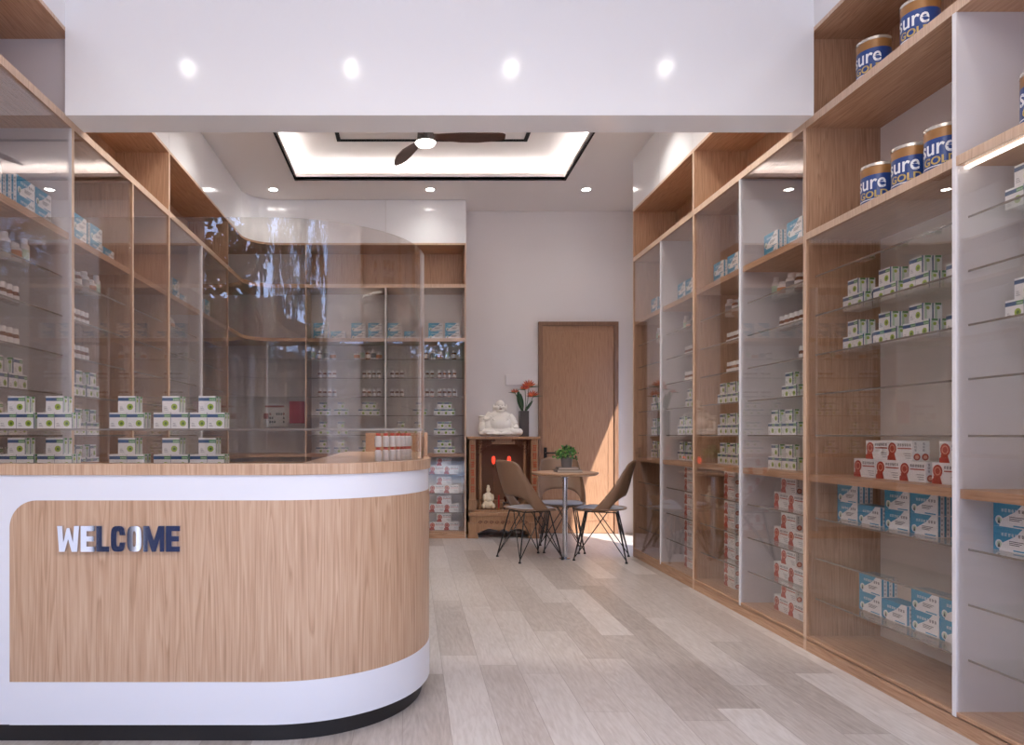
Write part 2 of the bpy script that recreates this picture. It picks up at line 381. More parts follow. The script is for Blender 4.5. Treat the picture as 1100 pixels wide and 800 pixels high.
# ------------------------------------------------------------------ display cabinets
ZA0, ZA1, ZB0, ZB1, ZS0, ZS1, ZT0, ZT1 = 2.665, 2.705, 2.095, 2.13, 0.865, 0.90, 3.12, 3.14
GUP = (1.10, 1.31, 1.51, 1.71, 1.91); GLO = (0.27, 0.475, 0.68)
DEP = 0.39
DIVW = mat('white_board', (208, 204, 208), 0.4)
EDGB = wood('oak_edge_band', (184, 152, 128), (208, 178, 154), (222, 196, 174))
def cabinet(side, u0, u1, label, mid=None, dtop=None, pm=(None, None), div=DIVW, near_first=True, edges=(EDGE,), far_open=False, door_v=None, doors=True):
    """side 'R','L','B'. u runs along the wall; w runs from the front into the wall."""
    def bxs(name, parent, m, ua, ub, wa, wb, z0, z1, bevel=0):
        if side == 'R': return bx(name, parent, m, FR+wa, FR+wb, ua, ub, z0, z1, bevel)
        if side == 'L': return bx(name, parent, m, FL-wa, FL-wb, ua, ub, z0, z1, bevel)
        return bx(name, parent, m, ua, ub, FB+wa, FB+wb, z0, z1, bevel)
    loc = {'R': (FR+DEP/2, (u0+u1)/2, 0), 'L': (FL-DEP/2, (u0+u1)/2, 0), 'B': ((u0+u1)/2, FB+DEP/2, 0)}[side]
    r = empty('display_cabinet', loc, label, 'cabinet', 'floor to ceiling display cabinets')
    H = OAKX if side == 'B' else OAKH
    full = {'R': XR-FR, 'L': FL-XL, 'B': DEP}[side]-0.002; t = 0.013
    bxs('side_panel', r, pm[0] or OAK, u0+0.0005, u0+t, 0, full, 0, ZT1)
    bxs('side_panel', r, pm[1] or OAK, u1-t, u1-0.0005, 0, full, 0, ZT1)
    i0, i1 = u0+t, u1-t
    for ua, ub in ((u0+0.0005, u0+t), (u1-t, u1-0.0005)): bxs('edge_band', r, EDGB, ua, ub, -0.0012, 0.0, 0, ZT1)
    for z0, z1 in ((ZA0, ZA1), (ZT0, ZT1)) + (((ZB0, ZB1),) if dtop else ()): bxs('edge_band', r, EDGB, i0, i1, -0.0012, 0.0, z0, z1)
    bxs('plinth', r, H, i0, i1, 0.0, 0.03, 0, 0.055)
    bxs('bottom_board', r, H, i0, i1, 0.0, DEP-0.01, 0.055, 0.075)
    bxs('back_panel', r, BACKP, i0, i1, DEP-0.012, DEP-0.002, 0.075, ZA0)
    bxs('back_panel', r, OAK, i0, i1, DEP-0.012, DEP-0.002, ZA0, ZT0)
    for z0, z1 in ((ZS0, ZS1), (ZB0, ZB1), (ZA0, ZA1), (ZT0, ZT1)):
        bxs('shelf', r, H, i0, i1, (0.0 if dtop and z0 == ZB0 else 0.014) if z0 in (ZS0, ZB0) else 0.0, DEP-0.012, z0, z1)
    for z in GUP + GLO:
        g = bxs('glass_shelf', r, GLSH, i0+0.004, i1-0.004, 0.045, DEP-0.014, z-0.008, z)
        e = MB()
        if side == 'R': e.box(FR+0.0435, FR+0.045, i0+0.004, i1-0.004, z-0.008, z)
        elif side == 'L': e.box(FL-0.045, FL-0.0435, i0+0.004, i1-0.004, z-0.008, z)
        else: e.box(i0+0.004, i1-0.004, FB+0.0435, FB+0.045, z-0.008, z)
        e.build('polished_edge', SHEDGE, g)
    # sliding glass doors in two tracks; the nearer pane runs in front
    if doors:
        m = mid or (u0+u1)/2
        if div:
            bxs('divider_panel', r, div, m-0.009, m+0.009, 0.0003, DEP-0.012, 0.075, ZA0)
            bxs('edge_band', r, EDGE if div is DIVW else EDGB, m-0.009, m+0.009, -0.0022, 0.0, 0.056, ZA0)
        for ua, ub in ((m+0.0095, i1), (i0, m-0.0095)):
            bxs('sliding_door', r, GLS, ua, ub, 0.006, 0.012, 0.06, (dtop or ZA0)-0.002)
        bxs('door_track', r, EDGEW, i0, i1, 0.0, 0.022, 0.0555, 0.0595)
    # white cupboard above
    dv = door_v or [(u0+u1)/2]
    cuts = [u0] + list(dv) + [u1]
    bxs('upper_box', r, BACKP, u0+0.001, u1-0.001, 0.02, full, ZT1, ZC-0.002)
    for a, b in zip(cuts, cuts[1:]):
        bxs('upper_door', r, WHG, a+0.0015, b-0.0015, 0.0, 0.018, ZT0+0.001 if False else ZT1+0.001, ZC-0.002)
    return r
cabinet('R', 1.66, 3.60, 'tall oak display cabinet with glass doors nearest the viewer on the aisle wall', mid=2.61, dtop=ZB0)
cabinet('R', 3.60, 5.02, 'middle oak and glass display cabinet of the three on the aisle wall', mid=4.31)
cabinet('R', 5.02, 6.38, 'oak and glass display cabinet on the aisle wall beside the sunlit doorway', mid=5.68)
cabinet('L', 1.60, 3.60, 'oak and glass display cabinet nearest the viewer on the wall behind the counter', mid=2.6, pm=(None, DIVW))
cabinet('L', 3.60, 5.04, 'second oak and glass display cabinet on the wall behind the counter', mid=4.38, div=OAK, pm=(DIVW, None))
cabinet('L', 5.04, 6.67, 'third oak and glass display cabinet behind the counter, beside the curved corner cabinet', mid=5.83, edges=(EDGEW,))
cabinet('B', -1.12, 0.59, 'oak and glass display cabinet on the back wall beside the carved altar', mid=-0.265, door_v=[])
# white line at the joint by the beam
# corner cabinet with a curved front
def corner():
    r = empty('corner_cabinet', (-1.85, 7.3, 0), 'curved-front oak shelf cabinet filling the corner behind the counter', 'cabinet')
    cx, cy, R = FL+0.32, FB-0.32, 0.32
    arc = [(cx-R*math.cos(a), cy+R*math.sin(a)) for a in [i*PI/2/12 for i in range(13)]]   # from left face to back face
    def plan(inset=0.0):
        a2 = [(cx-(R+inset)*math.cos(i*PI/24), cy+(R+inset)*math.sin(i*PI/24)) for i in range(13)]
        y0, x1 = 6.672, -1.122
        return [(XL+0.003, y0), (FL-inset, y0)] + a2 + [(x1, FB+inset), (x1, YB-0.003), (XL+0.003, YB-0.003)]
    P = list(plan(0.0)); P2 = list(plan(0.045))
    for z0, z1 in ((0.0, 0.075), (ZS0, ZS1), (ZB0, ZB1), (ZA0, ZA1), (ZT0, ZT1)):
        MB().prism(P, z0, z1).build('shelf', OAKH, r)
    for z in (1.51, 1.71, 1.91) + GLO:
        MB().prism(P2, z-0.008, z, 0).build('glass_shelf', [GLSH], r)
    MB().box(XL+0.001, XL+0.003, 6.672, YB-0.003, 0.075, ZT0).build('back_panel', BACKP, r)
    MB().box(XL+0.003, -1.122, YB-0.003, YB-0.001, 0.075, ZT0).build('back_panel', BACKP, r)
    def strip(r0, z0, z1, name, m, th):
        line = [(FL-r0, 6.672)] + [(cx-(R+r0)*math.cos(i*PI/24), cy+(R+r0)*math.sin(i*PI/24)) for i in range(13)] + [(-1.122, FB+r0)]
        line2 = [(FL-r0-th, 6.672)] + [(cx-(R+r0+th)*math.cos(i*PI/24), cy+(R+r0+th)*math.sin(i*PI/24)) for i in range(13)] + [(-1.122, FB+r0+th)]
        pts = line + list(reversed(line2))
        n = len(line); mb = MB(); vs = [(x, y, z) for z in (z0, z1) for x, y in line + line2]; k = 2*n; fs = []
        for i in range(n-1):
            fs += [(i, i+k, i+1+k, i+1), (n+i, n+i+1, n+i+1+k, n+i+k), (i+k, n+i+k, n+i+1+k, i+1+k), (i, i+1, n+i+1, n+i)]
        mb.add(vs, fs); return mb.build(name, m, r, smooth=True, angle=30)
    strip(0.0, ZT1+0.001, ZC-0.002, 'upper_door', WHG, 0.018)
    strip(0.004, 0.08, ZA0-0.002, 'curved_glass', GLS, 0.006)
corner()
# LED strip under the fixed shelf of the nearest aisle cabinet
led = MB().box(FR+0.03, FR+0.045, 1.75, 2.60, ZB0-0.011, ZB0-0.002).build('led_strip', mat('strip_light', (255, 250, 240), 0.5, emit=3.0))
tag(led, 'slim white LED strip under a fixed shelf of the nearest aisle cabinet', 'light')

# ------------------------------------------------------------------ curved reception counter
CX, CY, CR, YC, CXR = -0.52, 3.10, 0.60, 2.50, 0.08
CL = -1.70
def cline(off=0.0, x_start=CL, y_end=4.40, n=24):
    """outline of the counter front moved outwards by OFF: points and running length"""
    pts = [(x_start, YC-off)]
    for i in range(n+1):
        a = -PI/2 + i*PI/2/n; pts.append((CX+(CR+off)*math.cos(a), CY+(CR+off)*math.sin(a)))
    if y_end > CY: pts.append((CXR+off, y_end))
    return pts
def dense(pts, step=0.03):
    out = [pts[0]]
    for a, b in zip(pts, pts[1:]):
        d = math.dist(a, b); k = max(1, int(d/step))
        for i in range(1, k+1): out.append((a[0]+(b[0]-a[0])*i/k, a[1]+(b[1]-a[1])*i/k))
    return out
def wall_strip(o_out, o_in, z0, z1, x_start=CL, y_end=4.40, ztop=None, step=0.05):
    """upright band following the counter front, with thickness; UV = (length, height)"""
    n0 = cline(0, x_start, y_end)
    po = dense_pairs(cline(o_out, x_start, y_end), cline(o_in, x_start, y_end), step)
    mb = MB(); vs, uv = [], []; s = x_start
    for i, (a, b) in enumerate(po):
        if i: s += math.dist(a, po[i-1][0])
        zt = ztop(s) if ztop else z1
        vs += [(a[0], a[1], z0), (a[0], a[1], zt), (b[0], b[1], z0), (b[0], b[1], zt)]
        uv += [(s, z0), (s, zt), (s, z0), (s, zt+0.01)]
    fs = []
    for i in range(len(po)-1):
        k, n = 4*i, 4*i+4
        fs += [(k, n, n+1, k+1), (k+2, k+3, n+3, n+2), (k+1, n+1, n+3, k+3), (k, k+2, n+2, n)]
    fs += [(0, 1, 3, 2), (len(vs)-4, len(vs)-2, len(vs)-1, len(vs)-3)]
    mb.add(vs, fs); mb.uv = uv
    return mb
def dense_pairs(A, B, step):
    out = [(A[0], B[0])]
    for i in range(len(A)-1):
        d = math.dist(A[i], A[i+1]); k = max(1, int(d/step))
        for j in range(1, k+1):
            t = j/k; out.append((tuple(A[i][m]+(A[i+1][m]-A[i][m])*t for m in (0, 1)), tuple(B[i][m]+(B[i+1][m]-B[i][m])*t for m in (0, 1))))
    return out
cnt = empty('reception_counter', (-0.8, 2.9, 0), 'white and oak reception counter with a rounded end, black plinth and glass screen', 'counter')
wall_strip(-0.03, -0.06, 0, 0.075).build('plinth', PLN, cnt, smooth=True)
wall_strip(0.0, -0.035, 0.070, 0.957).build('body_shell', WHS, cnt, smooth=True)
# lower and upper white bands stand proud of the oak panel
wall_strip(0.004, 0.0, 0.070, 0.2215, x_start=-1.425).build('lower_band', WHS, cnt, smooth=True)
rc = 0.095
def ztop(s):
    d = s-(-1.425)
    return 0.867 if d >= rc else 0.867-rc+math.sqrt(max(0, rc*rc-(rc-d)**2))
mbp = MB(); po = [(-1.425+rc*(1-math.cos(i*PI/2/10)), YC) for i in range(10)]
A = po + [p for p, _ in dense_pairs(cline(0, -1.33), cline(0, -1.33), 0.05)]
def offs(p, o):
    if p[0] <= CX: return (p[0], p[1]-o)
    if p[1] >= CY: return (p[0]+o, p[1])
    v = Vector((p[0]-CX, p[1]-CY)).normalized(); return (p[0]+v.x*o, p[1]+v.y*o)
vs, uv, s = [], [], -1.425
for i, p in enumerate(A):
    if i: s += math.dist(p, A[i-1])
    zt = ztop(s); q = offs(p, 0.002)
    vs += [(q[0], q[1], 0.222), (q[0], q[1], zt), (p[0], p[1], 0.222), (p[0], p[1], zt)]; uv += [(s, 0.222), (s, zt), (s, 0.222), (s, zt)]
fs = []
for i in range(len(A)-1):
    k, n = 4*i, 4*i+4
    fs += [(k, n, n+1, k+1), (k+1, n+1, n+3, k+3), (k, k+2, n+2, n)]
mbp.add(vs, fs); mbp.uv = uv
mbp.build('front_panel', OAKF, cnt, smooth=True)
# top rail with the wide side top
out = cline(0.008, CL, 4.41)
inner_front = 2.60
poly = out + [(-0.40, 4.41), (-0.40, 3.02), (-0.40, inner_front), (CL, inner_front)]
top = MB().prism(poly, 0.957, 0.997)
top.uv = None
n = len(poly); per = [0]
for a, b in zip(poly, poly[1:]): per.append(per[-1]+math.dist(a, b))
top_o = top.build('countertop', OAKF, cnt)
ul = top_o.data.uv_layers.new(name='UVMap')
for p in top_o.data.polygons:
    for li in p.loop_indices:
        v = top_o.data.vertices[top_o.data.loops[li].vertex_index].co
        if abs(p.normal.z) > 0.5: ul.data[li].uv = (v.y, v.x*0.8)
        else: ul.data[li].uv = (per[top_o.data.loops[li].vertex_index % n]-1.7, v.z)
b = top_o.modifiers.new('edge', 'BEVEL'); b.width = 0.002; b.segments = 2; b.limit_method = 'ANGLE'; b.angle_limit = 0.8
bx('display_deck', cnt, OAKX, CL, -0.402, 2.602, 3.0, 0.937, 0.957)
bx('inner_panel', cnt, OAK, CL, -0.402, 3.0, 3.018, 0.0, 0.985)
bx('inner_panel', cnt, OAK, -0.40, -0.382, 3.02, 4.38, 0.0, 0.957)
bx('end_panel', cnt, OAK, -0.40, 0.045, 4.38, 4.399, 0.0, 0.957)
bx('end_panel', cnt, WHS, CL, CL+0.018, 2.54, 3.0, 0.06, 0.937)
# raised upstand round the till end
u = MB().box(0.062, 0.082, 3.36, 4.38, 0.9972, 1.112).box(-0.28, 0.082, 4.38, 4.40, 0.9972, 1.112)
u.build('upstand', OAKH, cnt, bevel=0.001)
# glass screen: follows the front edge, constant height
scr = wall_strip(-0.020, -0.028, 0.9975, 1.88, x_start=CL, y_end=3.14, step=0.04).build('glass_screen', GLSC, cnt, smooth=True)
p = cline(-0.024, CL, 3.14)[-1]
bx('polished_edge', scr, EDGEW, p[0]-0.005, p[0]+0.005, 3.14, 3.144, 0.9975, 1.88)
# low glass showcase on the deck
sh = MB().box(CL+0.02, -0.402, 2.62, 2.98, 1.116, 1.124)
gs = sh.build('glass_shelf', GLSH, cnt)
MB().box(CL+0.02, 0.045, 2.6185, 2.62, 1.116, 1.124).build('polished_edge', SHEDGE, gs)
MB().box(-0.402, 0.03, 2.98, 3.20, 1.116, 1.124).build('glass_shelf', GLSH, cnt)
bx('glass_back', cnt, GLSH, -1.12, -0.45, 2.985, 2.991, 0.958, 1.262)
# letters on the front
MIR = mat('mirror_steel', (215, 220, 232), 0.06, metal=1.0)
def rect(x0, x1, z0, z1): return [(x0, z0), (x1, z0), (x1, z1), (x0, z1)]
def letter_polys(ch):
    T = 0.36   # stroke as share of the width
    if ch == 'W': return 1.35, [[(0, 1), (0.12, 0), (0.46, 0), (0.675, 0.50), (0.89, 0), (1.23, 0), (1.35, 1), (1.04, 1), (0.97, 0.36), (0.76, 0.92), (0.59, 0.92), (0.38, 0.36), (0.31, 1)]]
    if ch == 'E': return 0.86, [rect(0, .36, 0, 1), rect(.36, .86, 0, .2), rect(.36, .80, .4, .6), rect(.36, .86, .8, 1)]
    if ch == 'L': return 0.80, [rect(0, .36, 0, 1), rect(.36, .80, 0, .2)]
    if ch == 'M': return 1.30, [[(0, 0), (.28, 0), (.28, .52), (.52, 0), (.78, 0), (1.02, .52), (1.02, 0), (1.30, 0), (1.30, 1), (.93, 1), (.65, .42), (.37, 1), (0, 1)]]
    if ch in 'CO': return 0.90, None
def letter(ch, x, zb, hgt, wscale):
    w, polys = letter_polys(ch); mb = MB(); y0, y1 = YC-0.016, YC-0.0022
    if polys:
        for P in polys:
            mb.prism_y([(x+px*wscale, zb+pz*hgt) for px, pz in (P if sum((P[i][0]*P[(i+1) % len(P)][1]-P[(i+1) % len(P)][0]*P[i][1]) for i in range(len(P))) > 0 else list(reversed(P)))], y0, y1)
    else:
        rng = range(0, 25) if ch == 'O' else range(2, 23)
        outp, inp = [], []
        for i in rng:
            a = i/24*2*PI; ca, sa = math.cos(a), math.sin(a)
            f = lambda v, p: math.copysign(abs(v)**p, v)
            outp.append((x+(0.45+0.45*f(ca, 0.6))*wscale, zb+(0.5+0.5*f(sa, 0.6))*hgt))
            inp.append((x+(0.45+0.10*f(ca, 0.6))*wscale, zb+(0.5+0.30*f(sa, 0.6))*hgt))
        if ch == 'C':
            outp[0] = (x+0.90*wscale, zb+0.64*hgt); outp[-1] = (x+0.90*wscale, zb+0.36*hgt)
            inp[0] = (x+0.55*wscale, zb+0.64*hgt); inp[-1] = (x+0.55*wscale, zb+0.36*hgt)
        k = len(outp); vs = [(p[0], y, p[1]) for y in (y0, y1) for p in outp+inp]; m2 = 2*k; fs = []
        for i in range(k-1):
            fs += [(i, k+i, k+i+1, i+1), (i, i+1, m2+i+1, m2+i), (k+i, m2+k+i, m2+k+i+1, k+i+1), (m2+i, m2+i+1, m2+k+i+1, m2+k+i)]
        if ch == 'C': fs += [(0, m2, m2+k, k), (k-1, 2*k-1, m2+2*k-1, m2+k-1)]
        mb.add(vs, fs)
    mb.build('letter', MIR, cnt)
    return w*wscale
x = (65-441)/301.; ws = 0.0575
for ch in 'WELCOME':
    x += letter(ch, x, 0.687, 0.091, ws) + 0.0055

# ------------------------------------------------------------------ goods: patterns for one of each kind
def facepoly(mb, face, w, d, h, pts, m, e=0.0004):
    """paint a polygon (metres, origin lower left of that face as seen) on a face of a box centred in plan"""
    vs = []
    for a, b in pts:
        if face == 'f': vs.append((-w/2+a, -d/2-e, b))
        elif face == 'b': vs.append((w/2-a, d/2+e, b))
        elif face == 'r': vs.append((w/2+e, -d/2+a, b))
        elif face == 'l': vs.append((-w/2-e, d/2-a, b))
        elif face == 't': vs.append((-w/2+a, -d/2+b, h+e))
    mb.add(vs, [tuple(range(len(vs)))], m)
def circ(cx, cy, r, n=14, a0=0, a1=2*PI): return [(cx+r*math.cos(a0+(a1-a0)*i/n), cy+r*math.sin(a0+(a1-a0)*i/n)) for i in range(n)]
def glyph(mb, face, w, d, h, x, y, s, m, seed):
    """a tiny unreadable character made of strokes"""
    rnd = random.Random(seed); t = s*0.16
    for k in range(3):
        yy = y+s*(0.05+0.36*k)+rnd.uniform(-.03, .03)*s; a = rnd.uniform(0, .25)*s; b = s*rnd.uniform(.7, 1)
        facepoly(mb, face, w, d, h, [(x+a, yy), (x+b, yy), (x+b, yy+t), (x+a, yy+t)], m, 0.0007)
    for k in range(2):
        xx = x+s*(0.15+0.5*k)+rnd.uniform(-.08, .08)*s
        facepoly(mb, face, w, d, h, [(xx, y), (xx+t, y), (xx+t, y+s), (xx, y+s)], m, 0.0007)
P_WHITE = mat('carton_white', (236, 236, 238), 0.4); P_BLUE = mat('carton_slate_blue', (70, 100, 140), 0.4)
P_GREEN = mat('carton_green', (84, 150, 90), 0.4); P_LEAF = mat('carton_leaf_green', (158, 184, 66), 0.4)
P_LEAFD = mat('carton_dark_leaf', (84, 120, 40), 0.4); P_GREY = mat('carton_print_grey', (130, 130, 138), 0.5)
P_TEAL = mat('carton_teal', (42, 148, 190), 0.4); P_DARK = mat('carton_dark_print', (50, 50, 66), 0.5)
P_RED = mat('carton_red', (176, 58, 42), 0.4); P_PINK = mat('carton_pink', (226, 170, 150), 0.4)
P_PALE = mat('carton_pale_green', (190, 214, 190), 0.4); P_ORNG = mat('label_orange', (190, 120, 66), 0.45)
CARTON = [P_WHITE, P_BLUE, P_GREEN, P_LEAF, P_LEAFD, P_GREY, P_TEAL, P_DARK, P_RED, P_PINK, P_PALE]
def R4(x0, x1, y0, y1): return [(x0, y0), (x1, y0), (x1, y1), (x0, y1)]
def herbal_mesh(w=0.0755, d=0.042, h=0.072):
    b = MB().box(-w/2, w/2, -d/2, d/2, 0, h, 0)
    for f in 'fb':
        facepoly(b, f, w, d, h, R4(0, w*0.62, h*0.70, h*0.90), 1); facepoly(b, f, w, d, h, R4(w*0.62, w, h*0.70, h*0.90), 2)
        for k in range(4): glyph(b, f, w, d, h, w*(0.64+0.085*k), h*0.75, w*0.07, 0, k)
        facepoly(b, f, w, d, h, circ(w*0.70, h*0.34, w*0.185), 3); facepoly(b, f, w, d, h, circ(w*0.71, h*0.33, w*0.085, 8), 4, 0.0007)
        for k in range(3): facepoly(b, f, w, d, h, R4(w*0.10, w*(0.34-0.04*k), h*(0.14+0.09*k), h*(0.17+0.09*k)), 5)
    for f in 'lr':
        a, c_ = (0, d*0.13) if f == 'r' else (d*0.87, d)
        facepoly(b, f, w, d, h, R4(a, c_, 0, h), 1)
        e0, e1 = (d*0.26, d*0.5) if f == 'r' else (d*0.5, d*0.74)
        facepoly(b, f, w, d, h, R4(e0, e1, h*0.1, h*0.9), 10)
        facepoly(b, f, w, d, h, R4(d*0.30, d*0.90, h*0.88, h), 2)
        facepoly(b, f, w, d, h, circ(d*0.60, h*0.72, d*0.18, 10), 3, 0.0006)
    facepoly(b, 't', w, d, h, R4(w*0.62, w, 0, d), 10)
    return b
def blue_mesh(w=0.155, d=0.075, h=0.087):
    b = MB().box(-w/2, w/2, -d/2, d/2, 0, h, 0)
    for f in 'fb':
        facepoly(b, f, w, d, h, [(0, 0), (w*0.16, 0), (w*0.22, h*0.30), (w*0.62, h*0.68), (w*0.80, h), (0, h)], 6)
        for k in range(8):
            glyph(b, f, w, d, h, w*(0.22+0.092*k), h*0.62, w*0.075, 0 if k < 5 else 7, k+3)
        facepoly(b, f, w, d, h, circ(w*0.16, h*0.26, w*0.105, 16), 0, 0.0006); facepoly(b, f, w, d, h, circ(w*0.16, h*0.26, w*0.07, 12), 10, 0.0008)
        facepoly(b, f, w, d, h, [(w*0.12, h*0.12), (w*0.20, h*0.12), (w*0.16, h*0.36)], 7, 0.001)
        for k in range(3): facepoly(b, f, w, d, h, R4(w*0.44, w*(0.84-0.06*k), h*(0.42-0.07*k), h*(0.45-0.07*k)), 7)
        facepoly(b, f, w, d, h, R4(w*0.55, w*0.95, h*0.04, h*0.10), 6)
    for f in 'lr':
        for k in range(3):
            facepoly(b, f, w, d, h, R4(d*(0.04+0.33*k), d*(0.16+0.33*k), h*0.02, h*0.98), 6)
            for q in range(4): glyph(b, f, w, d, h, d*(0.19+0.33*k), h*(0.12+0.21*q), d*0.11, 5, 7*k+q)
    facepoly(b, 't', w, d, h, R4(0, w, 0, d), 6)
    return b
def red_mesh(w=0.155, d=0.075, h=0.087):
    b = MB().box(-w/2, w/2, -d/2, d/2, 0, h, 0)
    for f in 'fb':
        facepoly(b, f, w, d, h, circ(w*0.20, h*0.60, w*0.17, 18), 8); facepoly(b, f, w, d, h, circ(w*0.20, h*0.60, w*0.115, 16), 9, 0.0006)
        facepoly(b, f, w, d, h, circ(w*0.20, h*0.60, w*0.085, 14), 8, 0.0008)
        facepoly(b, f, w, d, h, [(w*0.08, 0), (w*0.36, 0), (w*0.28, h*0.38), (w*0.05, h*0.38)], 8, 0.0005)
        facepoly(b, f, w, d, h, [(0, 0), (w*0.09, 0), (w*0.09, h*0.3), (0, h*0.2)], 8, 0.0005)
        for k in range(6): glyph(b, f, w, d, h, w*(0.42+0.092*k), h*0.72, w*0.075, 7, k+30)
        facepoly(b, f, w, d, h, R4(w*0.42, w*0.97, h*0.58, h*0.64), 8)
        for k in range(3): facepoly(b, f, w, d, h, R4(w*(0.66+0.04*k), w*0.95, h*(0.34-0.11*k), h*(0.37-0.11*k)), 5)
    for f in 'lr':
        for k in range(2):
            facepoly(b, f, w, d, h, circ(d*(0.27+0.48*k), h*0.2, d*0.2, 12), 8); facepoly(b, f, w, d, h, circ(d*(0.27+0.48*k), h*0.2, d*0.12, 10), 9, 0.0006)
            for q in range(3): glyph(b, f, w, d, h, d*(0.12+0.48*k), h*(0.48+0.16*q), d*0.13, 5, 9*k+q)
    return b
GREEN_O = herbal_mesh().build('herbal_carton', CARTON); BLUE_O = blue_mesh().build('cold_remedy_carton', CARTON); RED_O = red_mesh().build('tonic_carton', CARTON)
for o in (GREEN_O, BLUE_O, RED_O): o.location = (0, 0, -50)
AMB = mat('amber_bottle', (120, 66, 34), 0.15); CAPW = mat('white_cap', (238, 236, 238), 0.35); LABW = mat('white_label', (226, 222, 222), 0.45)
REDC = mat('red_cap', (196, 66, 48), 0.35)
def bottle(r=0.021, h=0.088):
    b = MB().lathe([(0.0, 0.0), (r*0.94, 0), (r, 0.003), (r, h*0.12)], 16, m=0)
    b.lathe([(r, h*0.12), (r*1.012, h*0.121), (r*1.012, h*0.48), (r, h*0.481)], 16, m=1)
    b.lathe([(r, h*0.481), (r, h*0.58), (r*0.85, h*0.68), (r*0.6, h*0.72), (r*0.6, h*0.74), (0, h*0.74)], 16, m=0)
    o = b.build('pill_bottle', [AMB, LABW, P_ORNG], smooth=True); o.location = (0, 0, -50)
    c = MB().lathe([(0, h*0.70), (r*0.86, h*0.70), (r*0.88, h*0.72), (r*0.86, h*0.98), (r*0.78, h), (0, h)], 16, m=0).build('cap', CAPW, smooth=True)
    c.parent = o
    return o
BOT = bottle()
def jar(h=0.12, r=0.03, body=LABW, band=P_GREY, cap=CAPW, name='supplement_bottle'):
    b = MB().lathe([(0, 0), (r*0.95, 0), (r, 0.004), (r, h*0.2)], 16, m=0).lathe([(r, h*0.2), (r*1.01, h*0.201), (r*1.01, h*0.6), (r, h*0.601)], 16, m=1)
    b.lathe([(r, h*0.601), (r, h*0.72), (r*0.62, h*0.82), (0, h*0.82)], 16, m=0)
    o = b.build(name, [body, band], smooth=True); o.location = (0, 0, -50)
    c = MB().lathe([(0, h*0.8), (r*0.66, h*0.8), (r*0.66, h*0.98), (r*0.6, h), (0, h)], 16).build('cap', cap, smooth=True); c.parent = o
    return o
JARS = [jar(), jar(0.10, 0.026, AMB, LABW), jar(0.135, 0.024, LABW, P_PALE), jar(0.09, 0.034, LABW, P_ORNG)]
JDESC = ['white grey-banded bottle', 'white-labelled amber bottle', 'tall slim white bottle', 'squat orange-banded jar']
VIAL = jar(0.054, 0.0135, LABW, LABW, REDC, 'drink_vial')
ROT = {'R': -PI/2, 'L': PI/2, 'B': 0.0}
SIDEX = {'R': 2.15, 'L': -1.82, 'B': 0}
CABN = {'R0': 'nearest aisle cabinet', 'R1': 'middle aisle cabinet', 'R2': 'aisle cabinet beside the doorway', 'L0': 'nearest cabinet behind the counter', 'L1': 'second cabinet behind the counter',
        'L2': 'third cabinet behind the counter', 'B0': 'back wall cabinet', 'K0': 'counter showcase'}
SHN = {0.075: 'floor', 0.27: 'lowest glass', 0.475: 'second glass', 0.68: 'third glass', 0.90: 'waist-high oak', 1.10: 'fourth glass', 1.31: 'fifth glass', 1.51: 'sixth glass', 1.71: 'seventh glass',
       1.91: 'eighth glass', 2.13: 'upper oak', 2.705: 'open top', 0.957: 'lower', 1.124: 'upper'}
ORD = ['first', 'second', 'third', 'fourth', 'fifth', 'sixth', 'seventh', 'eighth', 'ninth', 'tenth', 'eleventh', 'twelfth']
def put(src, cab, u, z, label, cat, group, deep=0.0, sc=1.0, jit=0.0, plane=None):
    s = cab[0]; o = copy_tree(src); rz = ROT.get(s, 0.0)
    if s == 'R': o.location = ((plane or SIDEX['R'])+deep, u, z)
    elif s == 'L': o.location = ((plane or SIDEX['L'])-deep, u, z)
    elif s == 'B': o.location = (u, (plane or FB+0.10)+deep, z)
    else: o.location = (u, (plane or 2.86)+deep, z)
    o.rotation_euler = (0, 0, rz+jit); o.scale = (sc, sc, sc)
    tag(o, label, cat, group); return o
GRP = {'g': 'white green-leaf cartons', 'b': 'teal and white cartons', 'r': 'red and white cartons'}
DSC = {'g': 'white carton with green leaf', 'b': 'teal and white carton', 'r': 'white carton with red seal'}
SRC = {'g': GREEN_O, 'b': BLUE_O, 'r': RED_O}
DIM = {'g': (0.0755, 0.042, 0.072), 'b': (0.155, 0.075, 0.087), 'r': (0.155, 0.075, 0.087)}
STK = {}
def stack(kind, cab, u, z, base=2, rows=2, deep=1, sc=1.0, plane=None, drop=False):
    """a pyramid (rows shrink by one) or, with drop, straight columns; u = the centre"""
    key = (cab, z, kind); STK[key] = STK.get(key, 0)+1; no = ORD[STK[key]-1]
    w, d, h = [v*sc for v in DIM[kind]]; w += 0.0015
    sgn = -1 if cab[0] == 'R' else 1
    for r in range(rows):
        n = base if drop else base-r
        for k in range(n):
            for q in range(deep):
                tier = ('bottom', 'top', 'third')[r] if rows > 1 else 'single'
                pos = ORD[k] + ' of %s tier' % tier if n > 1 else tier + ' tier'
                row = (', front row' if q == 0 else ', row behind') if deep > 1 else ''
                lab = '%s, %s%s, %s stack, %s shelf, %s' % (DSC[kind], pos, row, no, SHN[z], CABN[cab])
                if len(lab.replace(',', '').replace('-', ' ').split()) > 16: lab = lab.replace('with green leaf', 'green leaf').replace(' tier', '').replace(' of ', ' ').replace('with red seal', 'red seal').replace('white carton red seal', 'red-sealed carton').replace(' glass shelf', ' shelf').replace('behind the counter', 'behind counter').replace('beside the doorway', 'by doorway')
                uu = u + (k-(n-1)/2)*w*sgn
                dd = d/2 + q*(d+0.0015)
                put(SRC[kind], cab, uu, z+r*(h+0.0006)+0.0003, lab, 'box', GRP[kind], deep=dd, sc=sc, plane=plane)
